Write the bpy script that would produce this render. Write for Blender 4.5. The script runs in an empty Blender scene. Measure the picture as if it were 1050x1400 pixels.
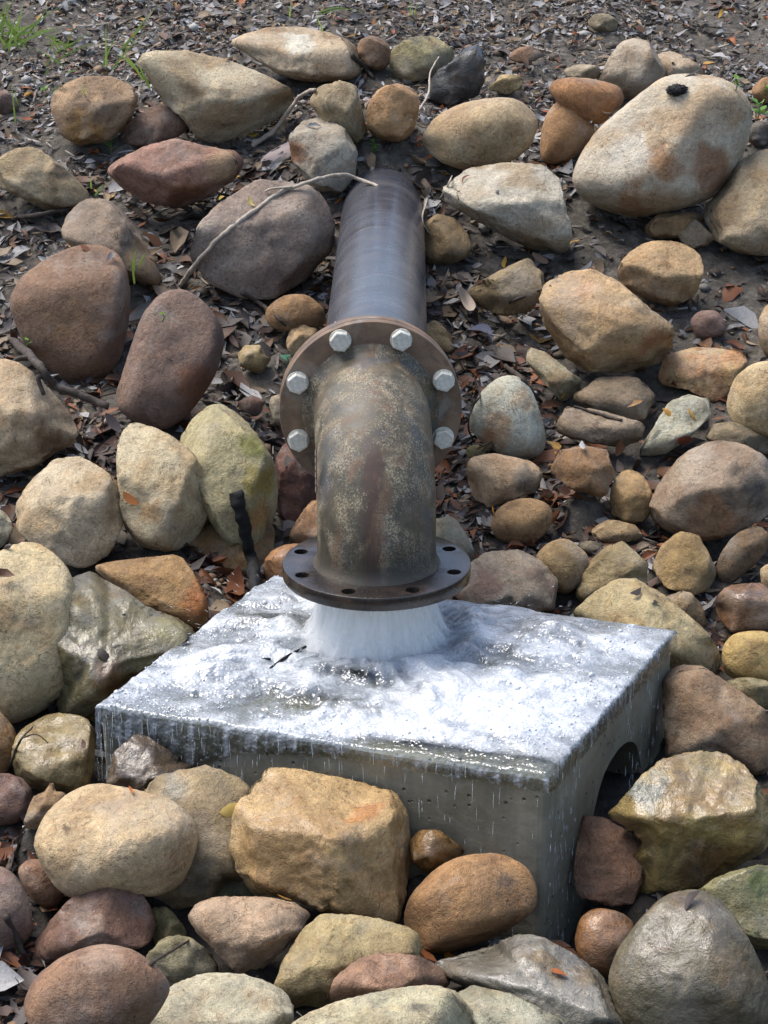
import bpy, bmesh, math, random
import numpy as np
from mathutils import Vector, Matrix
from mathutils.bvhtree import BVHTree

# ------------------------------------------------------------------ camera
scene = bpy.context.scene
col = scene.collection
F_PX, CX, CY = 3000.0, 525.0, 700.0          # focal length and centre in photo pixels
PITCH = math.radians(20.7)
CAM = np.array([0.0, 0.0, 1.68])             # the top of the concrete block is z = 0
cam_data = bpy.data.cameras.new('camera')
cam_data.sensor_fit = 'VERTICAL'
cam_data.sensor_height = 24.0
cam_data.sensor_width = 18.0
cam_data.lens = F_PX / 1400.0 * 24.0
cam_data.clip_start = 0.05
cam_data.clip_end = 2000.0
cam_data.dof.use_dof = False
cam = bpy.data.objects.new('camera', cam_data)
cam.location = CAM
cam.rotation_euler = (math.pi / 2 - PITCH, 0, 0)
col.objects.link(cam)
scene.camera = cam

# ------------------------------------------------------------------ sky, sun, exposure
SUN_EL, SUN_AZ = math.radians(63), math.radians(-66)     # azimuth clockwise from +Y (away from the camera)
world = bpy.data.worlds.new('World')
scene.world = world
world.use_nodes = True
wn = world.node_tree
wn.nodes.clear()
sky = wn.nodes.new('ShaderNodeTexSky')
sky.sky_type = 'NISHITA'
sky.sun_disc = False
sky.sun_elevation = SUN_EL
sky.sun_rotation = SUN_AZ
sky.air_density = 1.0
sky.dust_density = 3.0
sky.ozone_density = 1.0
bg = wn.nodes.new('ShaderNodeBackground')
bg.inputs['Strength'].default_value = 0.105
wo = wn.nodes.new('ShaderNodeOutputWorld')
wn.links.new(sky.outputs[0], bg.inputs[0])
wn.links.new(bg.outputs[0], wo.inputs[0])
sun_data = bpy.data.lights.new('sun', 'SUN')
sun_data.energy = 1.5
sun_data.angle = math.radians(38)
sun_data.color = (1.0, 0.97, 0.925)
sun = bpy.data.objects.new('sun', sun_data)
sd = Vector((math.sin(SUN_AZ) * math.cos(SUN_EL), math.cos(SUN_AZ) * math.cos(SUN_EL), math.sin(SUN_EL)))
sun.rotation_euler = sd.to_track_quat('Z', 'Y').to_euler()
sun.location = (0, 4, 6)
col.objects.link(sun)
scene.view_settings.view_transform = 'Standard'
scene.view_settings.look = 'None'
scene.view_settings.gamma = 1.0
scene.view_settings.exposure = 1.52
scene.render.engine = 'CYCLES'

# ------------------------------------------------------------------ helpers
FWD = np.array([0.0, math.cos(PITCH), -math.sin(PITCH)])
UPV = np.array([0.0, math.sin(PITCH), math.cos(PITCH)])
RGT = np.array([1.0, 0.0, 0.0])

def ray(px, py):
    d = FWD + RGT * ((px - CX) / F_PX) + UPV * ((CY - py) / F_PX)
    return d / np.linalg.norm(d)

def at_z(px, py, z):
    d = ray(px, py)
    return CAM + d * ((z - CAM[2]) / d[2])

def project(p):
    v = np.asarray(p, float) - CAM
    z = v @ FWD
    return CX + F_PX * (v @ RGT) / z, CY - F_PX * (v @ UPV) / z

def lin(c):
    c = np.asarray(c, float) / 255.0
    return np.where(c <= 0.04045, c / 12.92, ((c + 0.055) / 1.055) ** 2.4)

_tables = {}
def _tab(seed):
    if seed not in _tables:
        r = np.random.RandomState(seed)
        g = r.normal(size=(512, 3))
        g /= np.linalg.norm(g, axis=1)[:, None]
        p = r.permutation(512)
        _tables[seed] = (p, g)
    return _tables[seed]

def gnoise(P, seed=0):
    """gradient noise, about -0.7..0.7"""
    p, g = _tab(seed % 17)
    P = np.asarray(P, float) + (seed * 7.31 % 91.7)
    i = np.floor(P).astype(np.int64)
    f = P - i
    w = f * f * f * (f * (f * 6 - 15) + 10)
    out = 0
    for dx in (0, 1):
        for dy in (0, 1):
            for dz in (0, 1):
                h = p[(p[(p[(i[:, 0] + dx) & 511] + i[:, 1] + dy) & 511] + i[:, 2] + dz) & 511]
                gr = g[h]
                d = (gr[:, 0] * (f[:, 0] - dx) + gr[:, 1] * (f[:, 1] - dy) + gr[:, 2] * (f[:, 2] - dz))
                wt = (w[:, 0] if dx else 1 - w[:, 0]) * (w[:, 1] if dy else 1 - w[:, 1]) * (w[:, 2] if dz else 1 - w[:, 2])
                out = out + d * wt
    return out

def fbm(P, seed=0, octaves=4, gain=0.5):
    a, s, t = 1.0, 0.0, 0.0
    P = np.asarray(P, float)
    for k in range(octaves):
        s = s + a * gnoise(P * (2.03 ** k), seed + k * 3)
        a *= gain
    return s

def worley(P2, seed=0):
    """2-D cellular noise: distance to the nearest point"""
    i = np.floor(P2).astype(np.int64)
    best = np.full(len(P2), 9.0)
    r = np.random.RandomState(seed)
    tx, ty = r.rand(1024), r.rand(1024)
    for dx in (-1, 0, 1):
        for dy in (-1, 0, 1):
            c = i + (dx, dy)
            h = (c[:, 0] * 73 + c[:, 1] * 179 + (c[:, 0] * c[:, 1]) * 13) & 1023
            q = c + np.stack([tx[h], ty[h]], 1)
            best = np.minimum(best, np.hypot(*(P2 - q).T))
    return best

def smooth(a, b, x):
    t = np.clip((x - a) / (b - a), 0, 1)
    return t * t * (3 - 2 * t)

def mesh_np(name, V, Fc, smooth_shade=True):
    """mesh from numpy vertices and a list / array of faces"""
    me = bpy.data.meshes.new(name)
    V = np.asarray(V, np.float32)
    if isinstance(Fc, np.ndarray):
        n, k = Fc.shape
        me.vertices.add(len(V))
        me.vertices.foreach_set('co', V.ravel())
        me.loops.add(n * k)
        me.loops.foreach_set('vertex_index', Fc.astype(np.int32).ravel())
        me.polygons.add(n)
        me.polygons.foreach_set('loop_start', np.arange(0, n * k, k, dtype=np.int32))
        me.polygons.foreach_set('loop_total', np.full(n, k, np.int32))
        me.update(calc_edges=True)
        me.validate()
    else:
        me.from_pydata([tuple(v) for v in V], [], Fc)
        me.update()
    me.polygons.foreach_set('use_smooth', np.full(len(me.polygons), smooth_shade))
    return me

def set_col(me, rgba, name='Col'):
    a = me.color_attributes.new(name, 'FLOAT_COLOR', 'POINT')
    a.data.foreach_set('color', np.asarray(rgba, np.float32).ravel())

def link(name, me, mat=None, parent=None, loc=None):
    o = bpy.data.objects.new(name, me)
    col.objects.link(o)
    if mat is not None and me is not None and len(me.materials) == 0:
        me.materials.append(mat)
    if parent is not None:
        o.parent = parent
    if loc is not None:
        o.location = loc
    return o

def tag(o, label=None, cat=None, group=None, kind=None):
    if label: o['label'] = label
    if cat: o['category'] = cat
    if group: o['group'] = group
    if kind: o['kind'] = kind
    return o

def empty(name, loc=(0, 0, 0)):
    o = bpy.data.objects.new(name, None)
    o.empty_display_size = 0.05
    o.location = loc
    col.objects.link(o)
    return o

class N:
    """small node-tree helper"""
    def __init__(self, name):
        self.m = bpy.data.materials.new(name)
        self.m.use_nodes = True
        self.t = self.m.node_tree
        self.t.nodes.clear()
        self.out = self.t.nodes.new('ShaderNodeOutputMaterial')
    def n(self, typ, **kw):
        nd = self.t.nodes.new('ShaderNode' + typ)
        for k, v in kw.items():
            if hasattr(nd, k) and not k[0].isupper():
                setattr(nd, k, v)
            else:
                nd.inputs[k.replace('_', ' ')].default_value = v
        return nd
    def l(self, a, b):
        self.t.links.new(a, b)
    def noise(self, vec, scale, detail=4, rough=0.55, dist=0.0):
        nd = self.n('TexNoise')
        nd.inputs['Scale'].default_value = scale
        nd.inputs['Detail'].default_value = detail
        nd.inputs['Roughness'].default_value = rough
        nd.inputs['Distortion'].default_value = dist
        if vec is not None: self.l(vec, nd.inputs['Vector'])
        return nd.outputs['Fac']
    def ramp(self, fac, stops):
        nd = self.n('ValToRGB')
        el = nd.color_ramp.elements
        while len(el) > 1: el.remove(el[-1])
        for i, (p, c) in enumerate(stops):
            e = el[0] if i == 0 else el.new(p)
            e.position = p
            e.color = c if len(c) == 4 else (*c, 1)
        self.l(fac, nd.inputs[0])
        return nd.outputs['Color']
    def maprange(self, v, a, b, c, d):
        nd = self.n('MapRange')
        for i, x in zip((1, 2, 3, 4), (a, b, c, d)): nd.inputs[i].default_value = x
        self.l(v, nd.inputs[0])
        return nd.outputs[0]
    def math(self, op, a, b=None):
        nd = self.n('Math', operation=op)
        for i, x in enumerate((a, b)):
            if x is None: continue
            if isinstance(x, (int, float)): nd.inputs[i].default_value = x
            else: self.l(x, nd.inputs[i])
        return nd.outputs[0]
    def mix(self, fac, a, b, blend='MIX'):
        nd = self.n('Mix', data_type='RGBA', blend_type=blend)
        for i, x in ((0, fac), (6, a), (7, b)):
            if isinstance(x, (int, float)): nd.inputs[i].default_value = x
            elif isinstance(x, (tuple, list, np.ndarray)): nd.inputs[i].default_value = (*list(x)[:3], 1)
            else: self.l(x, nd.inputs[i])
        return nd.outputs[2]
    def bump(self, h, strength, dist, normal=None):
        nd = self.n('Bump')
        nd.inputs['Strength'].default_value = strength
        nd.inputs['Distance'].default_value = dist
        self.l(h, nd.inputs['Height'])
        if normal is not None: self.l(normal, nd.inputs['Normal'])
        return nd.outputs[0]
    def bsdf(self, color, rough, normal=None, metallic=0.0, spec=0.5):
        b = self.n('BsdfPrincipled')
        for k, x in (('Base Color', color), ('Roughness', rough), ('Metallic', metallic), ('Specular IOR Level', spec)):
            if isinstance(x, (int, float)): b.inputs[k].default_value = x
            elif isinstance(x, (tuple, list, np.ndarray)): b.inputs[k].default_value = (*list(x)[:3], 1)
            else: self.l(x, b.inputs[k])
        if normal is not None: self.l(normal, b.inputs['Normal'])
        return b
    def done(self, shader):
        self.l(shader.outputs[0], self.out.inputs['Surface'])
        return self.m

# ------------------------------------------------------------------ materials
ALB = 0.80          # display colour of a lit surface -> base colour

def mat_stone():
    m = N('stone')
    at = m.n('Attribute', attribute_name='Col')
    oi = m.n('ObjectInfo')
    tc0 = m.n('TexCoord').outputs['Object']
    off = m.n('VectorMath', operation='MULTIPLY_ADD')
    cmb = m.n('CombineXYZ')
    for k in range(3): m.l(oi.outputs['Random'], cmb.inputs[k])
    m.l(cmb.outputs[0], off.inputs[0]); off.inputs[1].default_value = (37, 91, 53); m.l(tc0, off.inputs[2])
    tc = off.outputs[0]
    n1 = m.noise(tc, 18, 6, 0.62, 0.3)
    n2 = m.noise(tc, 110, 5, 0.7)
    n3 = m.noise(tc, 420, 3, 0.65)
    n4 = m.noise(tc, 48, 4, 0.6, 0.8)
    n5 = m.noise(tc, 9, 4, 0.6, 0.4)
    f1 = m.maprange(n1, 0.25, 0.75, 0.68, 1.26)
    f2 = m.maprange(n2, 0.25, 0.75, 0.66, 1.34)
    f3 = m.maprange(n3, 0.25, 0.75, 0.70, 1.30)
    k = m.math('MULTIPLY', m.math('MULTIPLY', f1, f2), f3)
    c = m.n('VectorMath', operation='SCALE')
    m.l(at.outputs['Color'], c.inputs[0]); m.l(k, c.inputs['Scale'])
    # iron tint, chalky bloom, dark flecks and hair cracks, each with a shape of its own
    c2 = m.mix(m.maprange(n4, 0.54, 0.72, 0.0, 0.35), c.outputs[0], (0.95, 0.66, 0.40), 'MULTIPLY')
    c2 = m.mix(m.maprange(n5, 0.52, 0.66, 0.0, 0.30), c2, (0.36, 0.33, 0.275))
    c3 = m.mix(m.maprange(m.noise(tc, 85, 6, 0.8), 0.61, 0.68, 0.0, 0.7), c2, (0.22, 0.19, 0.16), 'MULTIPLY')
    vs = m.n('TexVoronoi'); vs.inputs['Scale'].default_value = 190; m.l(tc, vs.inputs['Vector'])
    fleck = m.math('MULTIPLY', m.maprange(vs.outputs['Distance'], 0.12, 0.24, 1.0, 0.0), m.maprange(n1, 0.5, 0.6, 0.0, 0.7))
    c3 = m.mix(fleck, c3, (0.3, 0.25, 0.2), 'MULTIPLY')
    vein = m.math('ABSOLUTE', m.math('SUBTRACT', m.noise(tc, 13, 5, 0.6, 0.9), 0.5))
    vein = m.math('MULTIPLY', m.maprange(vein, 0.0, 0.010, 1.0, 0.0), m.maprange(n4, 0.46, 0.56, 0.0, 1.0))
    c3 = m.mix(m.math('MULTIPLY', vein, 0.6), c3, (0.25, 0.2, 0.16), 'MULTIPLY')
    wet = at.outputs['Alpha']
    c4 = m.n('VectorMath', operation='SCALE')
    m.l(c3, c4.inputs[0]); m.l(m.maprange(wet, 0, 1, 1.0, 0.60), c4.inputs['Scale'])
    rr = m.math('ADD', m.maprange(wet, 0, 1, 0.84, 0.36), m.maprange(n1, 0.35, 0.65, -0.14, 0.18))
    b1 = m.bump(n1, 0.55, 0.020)
    b2 = m.bump(n2, 0.75, 0.0055, b1)
    b3 = m.bump(n3, 0.75, 0.0022, b2)
    b4 = m.bump(m.math('SUBTRACT', 1.0, vein), 0.5, 0.004, b3)
    b = m.bsdf(c4.outputs[0], rr, b4, spec=0.45)
    m.l(m.maprange(m.math('ADD', wet, m.maprange(n1, .3, .7, -.25, .25)), 0.25, 0.7, 0.0, 0.9), b.inputs['Coat Weight'])
    b.inputs['Coat Roughness'].default_value = 0.19
    m.l(b1, b.inputs['Coat Normal'])
    return m.done(b)

def mat_vcol(name, rough=0.75, var=0.35, scale=160, bump=0.0015, spec=0.4, trans=0.0):
    m = N(name)
    at = m.n('Attribute', attribute_name='Col')
    tc = m.n('TexCoord').outputs['Object']
    n2 = m.noise(tc, scale, 4, 0.6)
    c = m.n('VectorMath', operation='SCALE')
    m.l(at.outputs['Color'], c.inputs[0]); m.l(m.maprange(n2, 0.25, 0.75, 1 - var, 1 + var), c.inputs['Scale'])
    b = m.bsdf(c.outputs[0], rough, m.bump(n2, 0.5, bump), spec=spec)
    return m.done(b)

def mat_soil():
    m = N('soil')
    tc = m.n('TexCoord').outputs['Object']
    n1 = m.noise(tc, 4, 5, 0.6)
    n2 = m.noise(tc, 38, 6, 0.7)
    n3 = m.noise(tc, 200, 4, 0.7)
    base = m.ramp(n2, [(0.3, (0.034, 0.029, 0.024)), (0.5, (0.088, 0.077, 0.063)), (0.68, (0.18, 0.163, 0.137))])
    base = m.mix(m.maprange(n1, 0.35, 0.65, 0, 0.6), base, (0.060, 0.052, 0.041))
    base = m.mix(m.maprange(n3, 0.62, 0.7, 0, 0.55), base, (0.26, 0.24, 0.21))
    # wet soil near the water with crevice shade painted in; greyer up the bank
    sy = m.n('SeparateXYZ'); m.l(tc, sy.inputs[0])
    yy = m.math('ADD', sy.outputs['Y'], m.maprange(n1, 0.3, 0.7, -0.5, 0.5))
    damp_shade = m.maprange(yy, 3.9, 4.9, 1.0, 0.0)
    base = m.mix(m.math('MULTIPLY', damp_shade, 0.7), base, (0.012, 0.010, 0.008))
    nm = m.bump(n3, 0.8, 0.003, m.bump(n2, 0.9, 0.012))
    return m.done(m.bsdf(base, 0.85, nm, spec=0.25))

def mat_concrete():
    m = N('wet_concrete')
    tc = m.n('TexCoord').outputs['Object']
    n1 = m.noise(tc, 5, 5, 0.6)
    n2 = m.noise(tc, 60, 5, 0.65)
    mp = m.n('Mapping'); mp.inputs['Scale'].default_value = (1, 1, 0.12)
    m.l(tc, mp.inputs['Vector'])
    n3 = m.noise(mp.outputs[0], 26, 4, 0.6)
    c = m.ramp(n1, [(0.3, (0.13, 0.12, 0.085)), (0.55, (0.21, 0.195, 0.145)), (0.75, (0.29, 0.27, 0.21))])
    c = m.mix(m.maprange(n3, 0.4, 0.7, 0, 0.55), c, (0.09, 0.082, 0.055))
    c = m.mix(m.maprange(n2, 0.55, 0.72, 0, 0.5), c, (0.27, 0.25, 0.2))
    v = m.n('TexVoronoi'); v.inputs['Scale'].default_value = 55
    m.l(tc, v.inputs['Vector'])
    hole = m.maprange(v.outputs['Distance'], 0.09, 0.2, 1, 0)
    gate = m.maprange(m.noise(tc, 13, 3, 0.5), 0.47, 0.56, 0, 1)
    hole = m.math('MULTIPLY', hole, gate)
    c = m.mix(m.math('MULTIPLY', hole, 0.75), c, (0.02, 0.018, 0.014))
    nm = m.bump(n2, 0.5, 0.003)
    nm = m.bump(m.math('SUBTRACT', 1.0, hole), 0.8, 0.006, nm)
    r = m.maprange(n3, 0.35, 0.65, 0.28, 0.6)
    return m.done(m.bsdf(c, r, nm, spec=0.5))

def mat_hdpe():
    m = N('black_polyethylene')
    tc = m.n('TexCoord').outputs['Object']
    n1 = m.noise(tc, 9, 4, 0.6)
    n2 = m.noise(tc, 170, 4, 0.7)
    mp = m.n('Mapping'); mp.inputs['Scale'].default_value = (1.0, 4.0, 1.0)
    m.l(tc, mp.inputs['Vector'])
    n3 = m.noise(mp.outputs[0], 6, 4, 0.6, 0.5)
    c = m.ramp(n3, [(0.35, (0.036, 0.038, 0.048)), (0.6, (0.055, 0.055, 0.064)), (0.75, (0.11, 0.098, 0.092))])
    c = m.mix(m.maprange(n2, 0.58, 0.74, 0, 0.45), c, (0.15, 0.135, 0.12))
    c = m.mix(m.maprange(n1, 0.54, 0.7, 0, 0.3), c, (0.11, 0.095, 0.085))
    r = m.maprange(n1, 0.3, 0.7, 0.20, 0.36)
    return m.done(m.bsdf(c, r, m.bump(n2, 0.25, 0.0008, m.bump(n3, 0.25, 0.004)), spec=0.5))

def mat_elbow():
    m = N('weathered_cast_steel')
    tc = m.n('TexCoord').outputs['Object']
    sx = m.n('SeparateXYZ'); m.l(tc, sx.inputs[0])
    fine = m.noise(tc, 300, 5, 0.8)
    mid = m.noise(tc, 26, 6, 0.75)
    big = m.noise(tc, 9, 4, 0.6, 0.4)
    mp = m.n('Mapping'); mp.inputs['Scale'].default_value = (1, 1, 0.15)
    m.l(tc, mp.inputs['Vector'])
    st = m.noise(mp.outputs[0], 34, 5, 0.6)
    c = m.ramp(mid, [(0.32, (0.030, 0.027, 0.018)), (0.5, (0.070, 0.056, 0.033)), (0.7, (0.115, 0.075, 0.040))])
    # bluish bare metal patches
    c = m.mix(m.maprange(big, 0.54, 0.62, 0, 0.55), c, (0.072, 0.07, 0.082))
    # rust run down the front
    run = m.math('ABSOLUTE', m.math('ADD', sx.outputs['X'], 0.006))
    run = m.math('ADD', run, m.maprange(st, 0.3, 0.7, -0.012, 0.012))
    run = m.maprange(run, 0.010, 0.024, 0.85, 0.0)
    zf = m.maprange(sx.outputs['Z'], 0.26, 0.22, 0.0, 1.0)
    run = m.math('MULTIPLY', run, zf)
    c = m.mix(run, c, (0.052, 0.026, 0.016))
    # pale mineral crust in fine flecks, thicker in streaks
    thr = m.math('ADD', fine, m.maprange(mid, 0.3, 0.7, -0.075, 0.08))
    thr = m.math('ADD', thr, m.maprange(st, 0.3, 0.7, -0.06, 0.06))
    thr = m.math('SUBTRACT', thr, m.math('MULTIPLY', run, 0.14))
    cr = m.maprange(thr, 0.49, 0.60, 0.0, 0.72)
    pm = m.noise(tc, 14, 5, 0.65, 0.5)
    cr = m.math('MULTIPLY', cr, m.maprange(pm, 0.42, 0.54, 0.10, 1.15))
    crust = m.mix(big, (0.29, 0.25, 0.15), (0.42, 0.37, 0.26))
    c = m.mix(cr, c, crust)
    c = m.mix(m.maprange(st, 0.53, 0.64, 0, 0.7), c, (0.11, 0.055, 0.026))
    c = m.mix(m.maprange(m.noise(tc, 7, 5, 0.65, 0.6), 0.54, 0.62, 0, 0.55), c, (0.06, 0.066, 0.058))
    wetz = m.maprange(m.math('ADD', sx.outputs['Z'], m.maprange(st, 0.3, 0.7, -0.05, 0.05)), 0.03, 0.10, 0.6, 0.0)
    c = m.mix(wetz, c, (0.022, 0.018, 0.012))
    nm = m.bump(cr, 0.35, 0.0012, m.bump(mid, 0.3, 0.003))
    r = m.maprange(mid, 0.3, 0.7, 0.42, 0.72)
    return m.done(m.bsdf(c, r, nm, metallic=0.0, spec=0.5))

def mat_flange(name, wet):
    m = N(name)
    tc = m.n('TexCoord').outputs['Object']
    fine = m.noise(tc, 190, 5, 0.7)
    mid = m.noise(tc, 17, 5, 0.6, 0.3)
    if wet:
        c = m.ramp(mid, [(0.3, (0.010, 0.009, 0.009)), (0.55, (0.024, 0.018, 0.015)), (0.75, (0.05, 0.034, 0.024))])
        c = m.mix(m.maprange(fine, 0.58, 0.70, 0, 0.45), c, (0.15, 0.14, 0.105))
        r = m.maprange(fine, 0.3, 0.7, 0.08, 0.30)
    else:
        c = m.ramp(mid, [(0.3, (0.06, 0.038, 0.025)), (0.5, (0.125, 0.075, 0.042)), (0.66, (0.185, 0.118, 0.068)), (0.8, (0.16, 0.135, 0.10))])
        c = m.mix(m.maprange(fine, 0.54, 0.7, 0, 0.4), c, (0.22, 0.155, 0.10))
        c = m.mix(m.maprange(m.noise(tc, 24, 5, 0.65, .4), 0.58, 0.68, 0, 0.85), c, (0.035, 0.028, 0.023))
        c = m.mix(m.maprange(m.noise(tc, 12, 5, 0.6, .6), 0.55, 0.66, 0, 0.6), c, (0.22, 0.20, 0.165))
        r = m.maprange(mid, 0.3, 0.7, 0.5, 0.75)
    return m.done(m.bsdf(c, r, m.bump(fine, 0.35, 0.0009), spec=0.5))

def mat_zinc():
    m = N('galvanised_steel')
    tc = m.n('TexCoord').outputs['Object']
    n = m.noise(tc, 120, 4, 0.6)
    c = m.ramp(n, [(0.3, (0.46, 0.44, 0.37)), (0.7, (0.72, 0.70, 0.62))])
    return m.done(m.bsdf(c, m.maprange(n, 0.3, 0.7, 0.4, 0.6), m.bump(n, 0.2, 0.0006), metallic=0.35))

def mat_water():
    """foaming sheet: attribute Col = (foam cover, falling, shade of the froth, 1)"""
    m = N('foaming_water')
    at = m.n('Attribute', attribute_name='Col')
    sp = m.n('SeparateColor'); m.l(at.outputs['Color'], sp.inputs[0])
    tc = m.n('TexCoord').outputs['Object']
    fine = m.noise(tc, 260, 3, 0.6)
    mid = m.noise(tc, 40, 4, 0.6, 0.4)
    foam = m.math('ADD', sp.outputs[0], m.maprange(mid, 0.3, 0.7, -0.16, 0.16))
    foam = m.math('ADD', foam, m.maprange(fine, 0.3, 0.7, -0.10, 0.10))
    foam = m.maprange(foam, 0.12, 0.95, 0.0, 0.95)
    vo = m.n('TexVoronoi'); vo.inputs['Scale'].default_value = 150; vo.inputs['Randomness'].default_value = 1.0
    m.l(tc, vo.inputs['Vector'])
    bd = vo.outputs['Distance']
    nm = m.bump(m.maprange(bd, 0.0, 0.65, 1.0, 0.0), 0.45, 0.003, m.bump(fine, 0.3, 0.0012, m.bump(mid, 0.3, 0.005)))
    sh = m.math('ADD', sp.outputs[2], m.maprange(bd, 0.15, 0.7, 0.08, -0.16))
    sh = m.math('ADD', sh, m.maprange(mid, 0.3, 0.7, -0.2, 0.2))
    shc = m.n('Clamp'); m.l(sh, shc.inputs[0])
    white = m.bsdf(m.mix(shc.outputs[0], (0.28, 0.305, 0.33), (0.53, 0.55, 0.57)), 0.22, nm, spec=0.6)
    gl = m.n('BsdfGlossy'); gl.inputs['Roughness'].default_value = 0.12; gl.inputs['Color'].default_value = (0.95, 0.97, 1, 1)
    m.l(nm, gl.inputs['Normal'])
    tr = m.n('BsdfTransparent'); tr.inputs['Color'].default_value = (0.82, 0.86, 0.86, 1)
    fr = m.n('Fresnel'); fr.inputs['IOR'].default_value = 1.33; m.l(nm, fr.inputs['Normal'])
    cl = m.n('MixShader'); m.l(m.math('ADD', fr.outputs[0], 0.06), cl.inputs[0]); m.l(tr.outputs[0], cl.inputs[1]); m.l(gl.outputs[0], cl.inputs[2])
    mx = m.n('MixShader'); m.l(foam, mx.inputs[0]); m.l(cl.outputs[0], mx.inputs[1]); m.l(white.outputs[0], mx.inputs[2])
    return m.done(mx)

def mat_jet():
    """white aerated water, streaked along its fall: Col.r = thickness"""
    m = N('aerated_water')
    at = m.n('Attribute', attribute_name='Col')
    sp = m.n('SeparateColor'); m.l(at.outputs['Color'], sp.inputs[0])
    tc = m.n('TexCoord').outputs['Object']
    mp = m.n('Mapping'); mp.inputs['Scale'].default_value = (1, 1, 0.10)
    m.l(tc, mp.inputs['Vector'])
    st = m.noise(mp.outputs[0], 34, 4, 0.55, 0.2)
    a = m.math('ADD', sp.outputs[0], m.maprange(st, 0.3, 0.7, -0.11, 0.11))
    a = m.maprange(a, 0.05, 0.85, 0.0, 1.0)
    c = m.mix(m.maprange(st, 0.3, 0.7, 0, 1), (0.90, 0.91, 0.89), (0.97, 0.97, 0.96))
    b = m.bsdf(c, 0.4, m.bump(st, 0.12, 0.003), spec=0.4)
    tl = m.n('BsdfTranslucent'); tl.inputs['Color'].default_value = (0.98, 0.98, 0.97, 1)
    wh = m.n('MixShader'); wh.inputs[0].default_value = 0.5; m.l(b.outputs[0], wh.inputs[1]); m.l(tl.outputs[0], wh.inputs[2])
    tr = m.n('BsdfTransparent')
    mx = m.n('MixShader'); m.l(a, mx.inputs[0]); m.l(tr.outputs[0], mx.inputs[1]); m.l(wh.outputs[0], mx.inputs[2])
    return m.done(mx)

def mat_drops():
    m = N('water_drops')
    b = m.bsdf((0.62, 0.66, 0.68), 0.1, spec=0.8)
    tr = m.n('BsdfTransparent')
    mx = m.n('MixShader'); mx.inputs[0].default_value = 0.32; m.l(tr.outputs[0], mx.inputs[1]); m.l(b.outputs[0], mx.inputs[2])
    return m.done(mx)

def mat_leaf(name, trans=0.25, rough=0.55):
    m = N(name)
    at = m.n('Attribute', attribute_name='Col')
    tc = m.n('TexCoord').outputs['Object']
    n = m.noise(tc, 240, 3, 0.6)
    c = m.n('VectorMath', operation='SCALE')
    m.l(at.outputs['Color'], c.inputs[0]); m.l(m.maprange(n, 0.25, 0.75, 0.7, 1.3), c.inputs['Scale'])
    b = m.bsdf(c.outputs[0], rough, m.bump(n, 0.3, 0.001), spec=0.4)
    t = m.n('BsdfTranslucent'); m.l(c.outputs[0], t.inputs['Color'])
    mx = m.n('MixShader'); mx.inputs[0].default_value = trans
    m.l(b.outputs[0], mx.inputs[1]); m.l(t.outputs[0], mx.inputs[2])
    return m.done(mx)

def mat_bark(name, c0, c1, rough=0.75, scale=60):
    m = N(name)
    tc = m.n('TexCoord').outputs['Object']
    n = m.noise(tc, scale, 5, 0.65, 0.3)
    c = m.ramp(n, [(0.3, tuple(c0)), (0.7, tuple(c1))])
    return m.done(m.bsdf(c, rough, m.bump(n, 0.7, 0.003), spec=0.3))

M_STONE = mat_stone()
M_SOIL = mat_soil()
M_CONC = mat_concrete()
M_HDPE = mat_hdpe()
M_ELBOW = mat_elbow()
M_FLANGE = mat_flange('rusty_flange_steel', False)
M_FLANGE_WET = mat_flange('wet_flange_steel', True)
M_ZINC = mat_zinc()
M_WATER = mat_water()
M_JET = mat_jet()
M_DROPS = mat_drops()
M_LITTER = mat_leaf('dead_leaf', 0.12, 0.6)
M_GREEN = mat_leaf('green_blade', 0.4, 0.5)
M_PEBBLE = mat_vcol('pebble', 0.7, 0.3, 120)

# ------------------------------------------------------------------ the block's frame
PA, PB, PC = at_z(136, 965, 0.0), at_z(748, 1063, 0.0), at_z(921, 864, 0.0)
U = (PB - PA); BU = np.linalg.norm(U); U = U / BU
Vd = (PC - PB); BV = np.linalg.norm(Vd)
Vd = Vd / BV
BLK_H = 0.55

def blk(u, v, z):
    return PA + U * u + Vd * v + np.array([0, 0, z])

def blk_uv(P):
    d = np.asarray(P) - PA
    det = U[0] * Vd[1] - U[1] * Vd[0]
    return (d[..., 0] * Vd[1] - d[..., 1] * Vd[0]) / det, (U[0] * d[..., 1] - U[1] * d[..., 0]) / det

# ------------------------------------------------------------------ ground
GY = [-400, -60, -8, 0.0, 1.2, 2.2, 2.8, 3.2, 3.6, 4.0, 4.35, 4.75, 5.1, 5.5, 5.75, 6.1, 6.3, 6.7, 7.5, 9, 14, 60, 600]
GZ = [2.0, 0.8, 0.1, -.05, -.22, -.30, -.275, -.25, -.225, -.165, -.07, .04, .16, .335, .44, .555, .63, .745, .90, 1.08, 1.45, 3.0, 8.0]
_gy = np.arange(-10, 20, 0.05)
_gz = np.interp(_gy, GY, GZ)
_k = np.exp(-np.linspace(-2, 2, 9) ** 2); _k /= _k.sum()
_gz[8:-8] = np.convolve(_gz, _k, 'same')[8:-8]

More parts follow.
